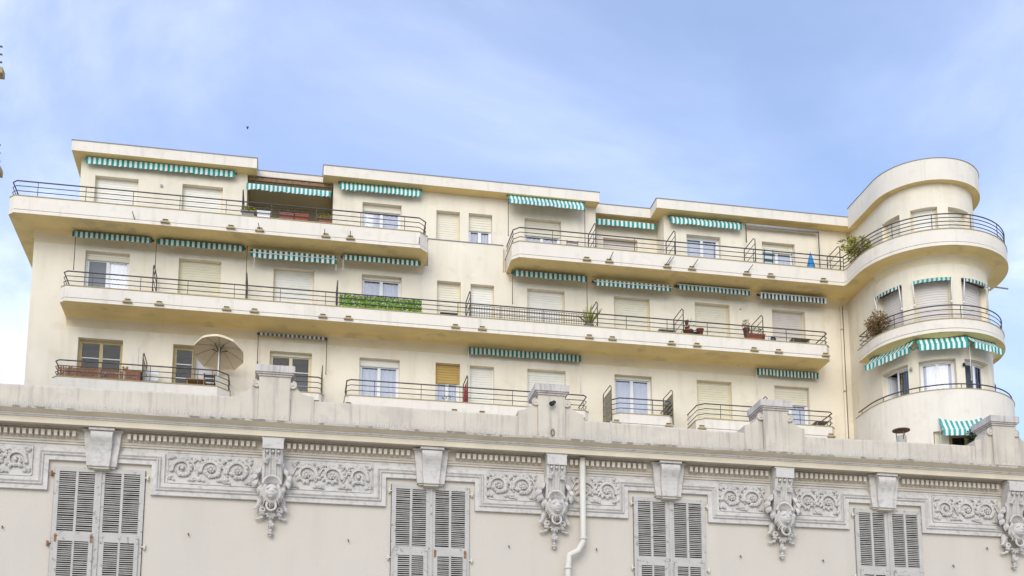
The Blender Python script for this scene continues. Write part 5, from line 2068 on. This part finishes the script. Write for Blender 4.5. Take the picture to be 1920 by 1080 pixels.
chair('low brown rounded chair back behind the top railing', at(1070, 456, 45.1).x, 45.1, FL4, 'greyplastic', h=0.88, w_=0.5)

# reed screen and box on the lowest left balcony
a, b = at(108, 690, 44.75).x, at(236, 700, 44.75).x
t = thing('reed_screen', 'ragged brown reed screen behind the lowest left railing', 'reed screen', ((a + b) / 2, 44.75, 18.08))
n = 150
rnd = random.Random(12)
reed = [MB() for _ in range(1)]
for i in range(n):
    x = a + (b - a) * (i + rnd.random() * 0.6) / n
    if rnd.random() < 0.10:
        continue
    f = i / n
    hh = 18.56 - 0.02 * math.sin(f * 9) + rnd.uniform(-0.07, 0.03)
    reed[0].box(x - 0.007, x + 0.007, 44.745 + rnd.uniform(-0.01, 0.01), 44.757 + rnd.uniform(-0.01, 0.01) + 0.01, 17.9, hh)
reed[0].build('reeds', 'reed', t, kind='stuff')
for z in (18.2, 18.42):
    mb = MB()
    mb.box(a, b, 44.738, 44.744, z - 0.012, z + 0.012)
    mb.build('lath', 'wood', t)
a, b = at(238, 695, 44.95).x, at(265, 697, 44.95).x
t = thing('storage_box', 'brown storage cabinet between the reed screen and the partition', 'cabinet', ((a + b) / 2, 44.95, FL2))
mb = MB()
mb.box(a, b, 44.75, 45.25, FL2, 18.52)
mb.build('body', 'reed', t)
mb = MB()
mb.box(a - 0.02, b + 0.02, 44.73, 45.27, 18.521, 18.56)
mb.build('lid', 'wood', t)
p = at(232, 679, 44.85)
t = thing('ornament', 'orange ornament perched on top of the brown cabinet edge', 'ornament', (p.x + 0.03, 44.95, 18.56))
mb = MB()
mb.ball((p.x + 0.06, 44.93, 18.63), (0.10, 0.06, 0.07), 12, 8)
mb.build('body', 'wood', t)
for s in (-1, 1):
    mb = MB()
    mb.ball((p.x + 0.06 + s * 0.07, 44.90, 18.70), 0.045, 8, 6)
    mb.build('ear', 'wood', t)
p = at(247, 665, YW)
t = thing('meter_box', 'pale flat cupboard door on the wall right of the yellow window', 'wall cupboard', (p.x, YW, p.z))
a, b = at(241, 665, YW), at(258, 700, YW)
mb = MB()
mb.box(a.x, b.x, YW - 0.03, YW - 0.002, FL2 + 0.1, at(247, 650, YW).z)
mb.build('door', 'fascia', t)

# off-white parasol
c = at(411, 652, 44.95)
t = thing('parasol', 'open off-white parasol tilted on the lowest left balcony', 'parasol', (c.x, 44.95, FL2))
mb = MB()
mb.tube([(c.x, 44.95, FL2), (c.x, 44.95, c.z + 0.10)], 0.026, 8)
mb.build('pole', 'plastic', t)
rot = Matrix.Rotation(math.radians(-23), 3, 'X') @ Matrix.Rotation(math.radians(5), 3, 'Y')
hub = Vector((c.x, 44.95, c.z - 0.20))
apex = Vector((0, 0, 0.29))
N_, R_ = 10, 0.96
mb = MB()
rim = []
for i in range(N_):
    a = 2 * math.pi * (i + 0.5) / N_
    rim.append(Vector((R_ * math.cos(a), R_ * math.sin(a), 0.0)))
kk = 6
for i in range(N_):
    A, B = rim[i], rim[(i + 1) % N_]

    def cpnt(f, g):
        q = A.lerp(B, g) * f
        z = apex.z * (1 - f ** 1.6) - 0.035 * math.sin(g * math.pi) * f * f * -1
        return hub + rot @ Vector((q.x, q.y, z))
    for u in range(kk):
        for v_ in range(3):
            f0, f1, g0, g1 = u / kk, (u + 1) / kk, v_ / 3, (v_ + 1) / 3
            mb.quad(cpnt(f0, g0), cpnt(f1, g0), cpnt(f1, g1), cpnt(f0, g1), 0, False)
    # short hanging edge
    for v_ in range(3):
        g0, g1 = v_ / 3, (v_ + 1) / 3
        dn = rot @ Vector((0, 0, -0.11))
        mb.quad(cpnt(1, g0), cpnt(1, g1), Vector(cpnt(1, g1)) + dn, Vector(cpnt(1, g0)) + dn, 0)
mb.build('canopy', 'offwhite', t)
for i in range(N_):
    q = rim[i]
    mb = MB()
    pts = []
    for u in range(7):
        f = u / 6
        pts.append(hub + rot @ Vector((q.x * f, q.y * f, apex.z * (1 - f ** 1.6) - 0.018)))
    mb.tube(pts, 0.008, 4)
    mb.build('rib', 'spout', t)
    if i % 2 == 0:
        mb = MB()
        mb.tube([hub + rot @ Vector((0, 0, 0.02)), hub + rot @ Vector((q.x * 0.3, q.y * 0.3, apex.z * (1 - 0.3 ** 1.6) - 0.03))], 0.014, 5)
        mb.build('stretcher', 'black', t)
# closed blue parasol on the top balcony
c = at(1519, 466, 45.0)
t = thing('parasol', 'closed blue parasol standing behind the top balcony railing', 'parasol', (c.x, 45.0, FL4))
mb = MB()
prof = [(0.30 * math.sin(0), 0)]
vs = []
nn = 16
rows = [(0.012, 25.93), (0.06, 25.75), (0.10, 25.55), (0.14, 25.35), (0.165, 25.22), (0.13, 25.14)]
for (r_, z) in rows:
    for j in range(nn):
        a = 2 * math.pi * j / nn
        k = 1 + 0.22 * math.cos(a * 8)
        vs.append((c.x + r_ * k * math.cos(a), 45.0 + r_ * k * math.sin(a), z))
fs = [(i * nn + j, i * nn + (j + 1) % nn, (i + 1) * nn + (j + 1) % nn, (i + 1) * nn + j) for i in range(len(rows) - 1) for j in range(nn)]
mb.add(vs, fs, 0, True)
mb.build('cloth', 'blue', t)
mb = MB()
mb.tube([(c.x, 45.0, FL4), (c.x, 45.0, 25.97)], 0.016, 6)
mb.build('pole', 'bar_g', t)
mb = MB()
mb.tube([(c.x + 0.13 * math.cos(t_), 45 + 0.13 * math.sin(t_), 25.2) for t_ in [i / 12 * 6.283 for i in range(12)]], 0.03, 5, closed=True)
mb.build('tie', 'darkplastic', t)
# red folded parasol against the partition
c = at(873, 720, 44.75)
t = thing('parasol', 'closed red parasol leaning on the partition of the lowest row', 'parasol', (c.x, 44.8, FL2))
mb = MB()
mb.tube([(c.x - 0.02, 44.74, 18.0), (c.x - 0.01, 44.8, 18.5), (c.x + 0.02, 44.9, 18.95)], [0.065, 0.06, 0.02], 8)
mb.build('cloth', 'red', t)
mb = MB()
mb.tube([(c.x - 0.03, 44.72, FL2), (c.x + 0.025, 44.92, 19.0)], 0.013, 6)
mb.build('pole', 'bar_w', t)
# red flowers by the pedestal
c = at(485, 697, 44.75)
t = thing('flower_pot', 'small pot of red flowers peeping out beside the first roof pedestal', 'flower pot', (c.x, 44.8, FL2))
pot(t, c.x, 44.8, 18.08, 0.09, 0.18, 'terra2')
mb = MB()
leaves(mb, (c.x, 44.75, 18.45), 0.13, 0.1, 0.2, 70, 0.08, 0.05, 101, (0, 0, 1))
mb.build('flowers', ['red', 'rag'], t)
# flower box under the small window
a, b = at(829, 735, 45.85).x, at(850, 737, 45.85).x
t = thing('planter', 'grey flower box with a few sprigs under the wooden roller shutter', 'planter', ((a + b) / 2, 45.85, 18.42))
trough(t, a, b, 45.86, 45.99, 18.423, 18.56, 'greyplastic')
mb = MB()
leaves(mb, ((a + b) / 2 - 0.05, 45.92, 18.70), 0.16, 0.05, 0.14, 30, 0.10, 0.03, 111)
mb.build('plant', 'leaf3', t)
# grey jug on the lower right balcony
c = at(1407, 765, 44.8)
t = thing('jug', 'tall grey jug standing on the balcony beside the third pedestal', 'jug', (c.x, 44.75, 18.08))
mb = MB()
mb.revolve((c.x, 44.75, 18.08), [(0.08, 0), (0.10, 0.1), (0.08, 0.3), (0.05, 0.42), (0.07, 0.5)], 12)
mb.build('body', 'greyplastic', t)
mb = MB()
mb.tube([(c.x + 0.07, 44.75, 18.5), (c.x + 0.16, 44.75, 18.45), (c.x + 0.15, 44.75, 18.25), (c.x + 0.09, 44.75, 18.2)], 0.012, 6)
mb.build('handle', 'greyplastic', t)
# wall lamps of the tower
for (px, py, lb) in ((1709.5, 690.5, 'small globe wall lamp left of the curtained middle tower window'), (1805, 682, 'small dark wall lamp right of the curtained middle tower window')):
    q = at_cyl(px, py, TX, TY, 2.3)
    dr = Vector((q.x - TX, q.y - TY, 0)).normalized()
    t = thing('wall_lamp', lb, 'wall lamp', q)
    mb = MB()
    b0 = q - dr * 0.06
    mb.tube([b0, q + dr * 0.10, q + dr * 0.12 + Vector((0, 0, -0.04))], 0.016, 6)
    mb.tube([b0 + dr * 0.02 + Vector((0, 0, 0.30)), b0 + dr * 0.03 + Vector((0.01, 0, 0.1)), b0 + dr * 0.02], 0.01, 5)
    mb.build('bracket', 'black', t)
    mb = MB()
    c = q + dr * 0.10 + Vector((0, 0, -0.08))
    mb.ball(c, 0.062, 12, 9)
    mb.build('shade', 'bar_g' if px < 1750 else 'black', t)
# dark potted plant in front of the tower window, above the parapet
c = at(1822, 820, 41.2)
t = thing('potted_plant', 'dark leafy plant in a white pot before the lowest tower window', 'potted plant', (c.x, 40.1, c.z - 0.8))
c = at(1822, 825, 40.1)
pot(t, c.x, 40.1, c.z - 0.75, 0.16, 0.5, 'plastic')
mb = MB()
leaves(mb, (c.x + 0.02, 40.1, c.z + 0.08), 0.2, 0.15, 0.32, 260, 0.12, 0.06, 121, (0, 0, 1))
mb.build('foliage', ['black', 'leaf3'], t)
mb = MB()
mb.box(c.x - 0.5, c.x + 0.5, 39.9, 40.4, c.z - 0.80, c.z - 0.752)
mb.box(c.x - 0.02, c.x + 0.02, 40.3, 40.9, c.z - 0.90, c.z - 0.801)
mb.build('shelf', 'plastic', t)

# ------------------------------------------------------------------ neighbouring house whose balconies just reach the frame, and a bird
p1, p2 = at(4, 136, 30), at(0.2, 322, 30)
nb = thing('neighbouring_house', 'brown edged balconies of a house just entering the picture at the left edge', 'house', (p1.x - 4, 30, 0))
mb = MB()
mb.box(p1.x - 9, p1.x - 3.2, 30.3, 33, 0, p1.z + 3)
mb.build('wall', 'beige', nb)
for q, e in ((p1, 0.55), (p2, 0.3)):
    mb = MB()
    mb.box(p1.x - 8, q.x, 30, 30.30, q.z, q.z + 0.16)
    b = mb.build('balcony', 'spout', nb)
    for k in range(3):
        m_ = MB()
        m_.box(p1.x - 8, q.x - 0.03 - 0.01 * k, 30.03, 30.07, q.z + 0.3 + 0.22 * k, q.z + 0.33 + 0.22 * k)
        m_.build('rail', 'rail', b)
p = at(464, 240, 70)
t = thing('bird', 'tiny dark bird flying above the roof on the left', 'bird', p)
mb = MB()
mb.ball(p, (0.05, 0.12, 0.04), 8, 6)
mb.build('body', 'bird', t)
for s in (-1, 1):
    mb = MB()
    mb.add([p + Vector((0, 0.05, 0.01)), p + Vector((s * 0.07, 0.03, 0.06)), p + Vector((s * 0.04, -0.02, 0.15)), p + Vector((0, -0.05, 0.01))], [(0, 1, 2, 3)])
    mb.build('wing', 'bird', t)
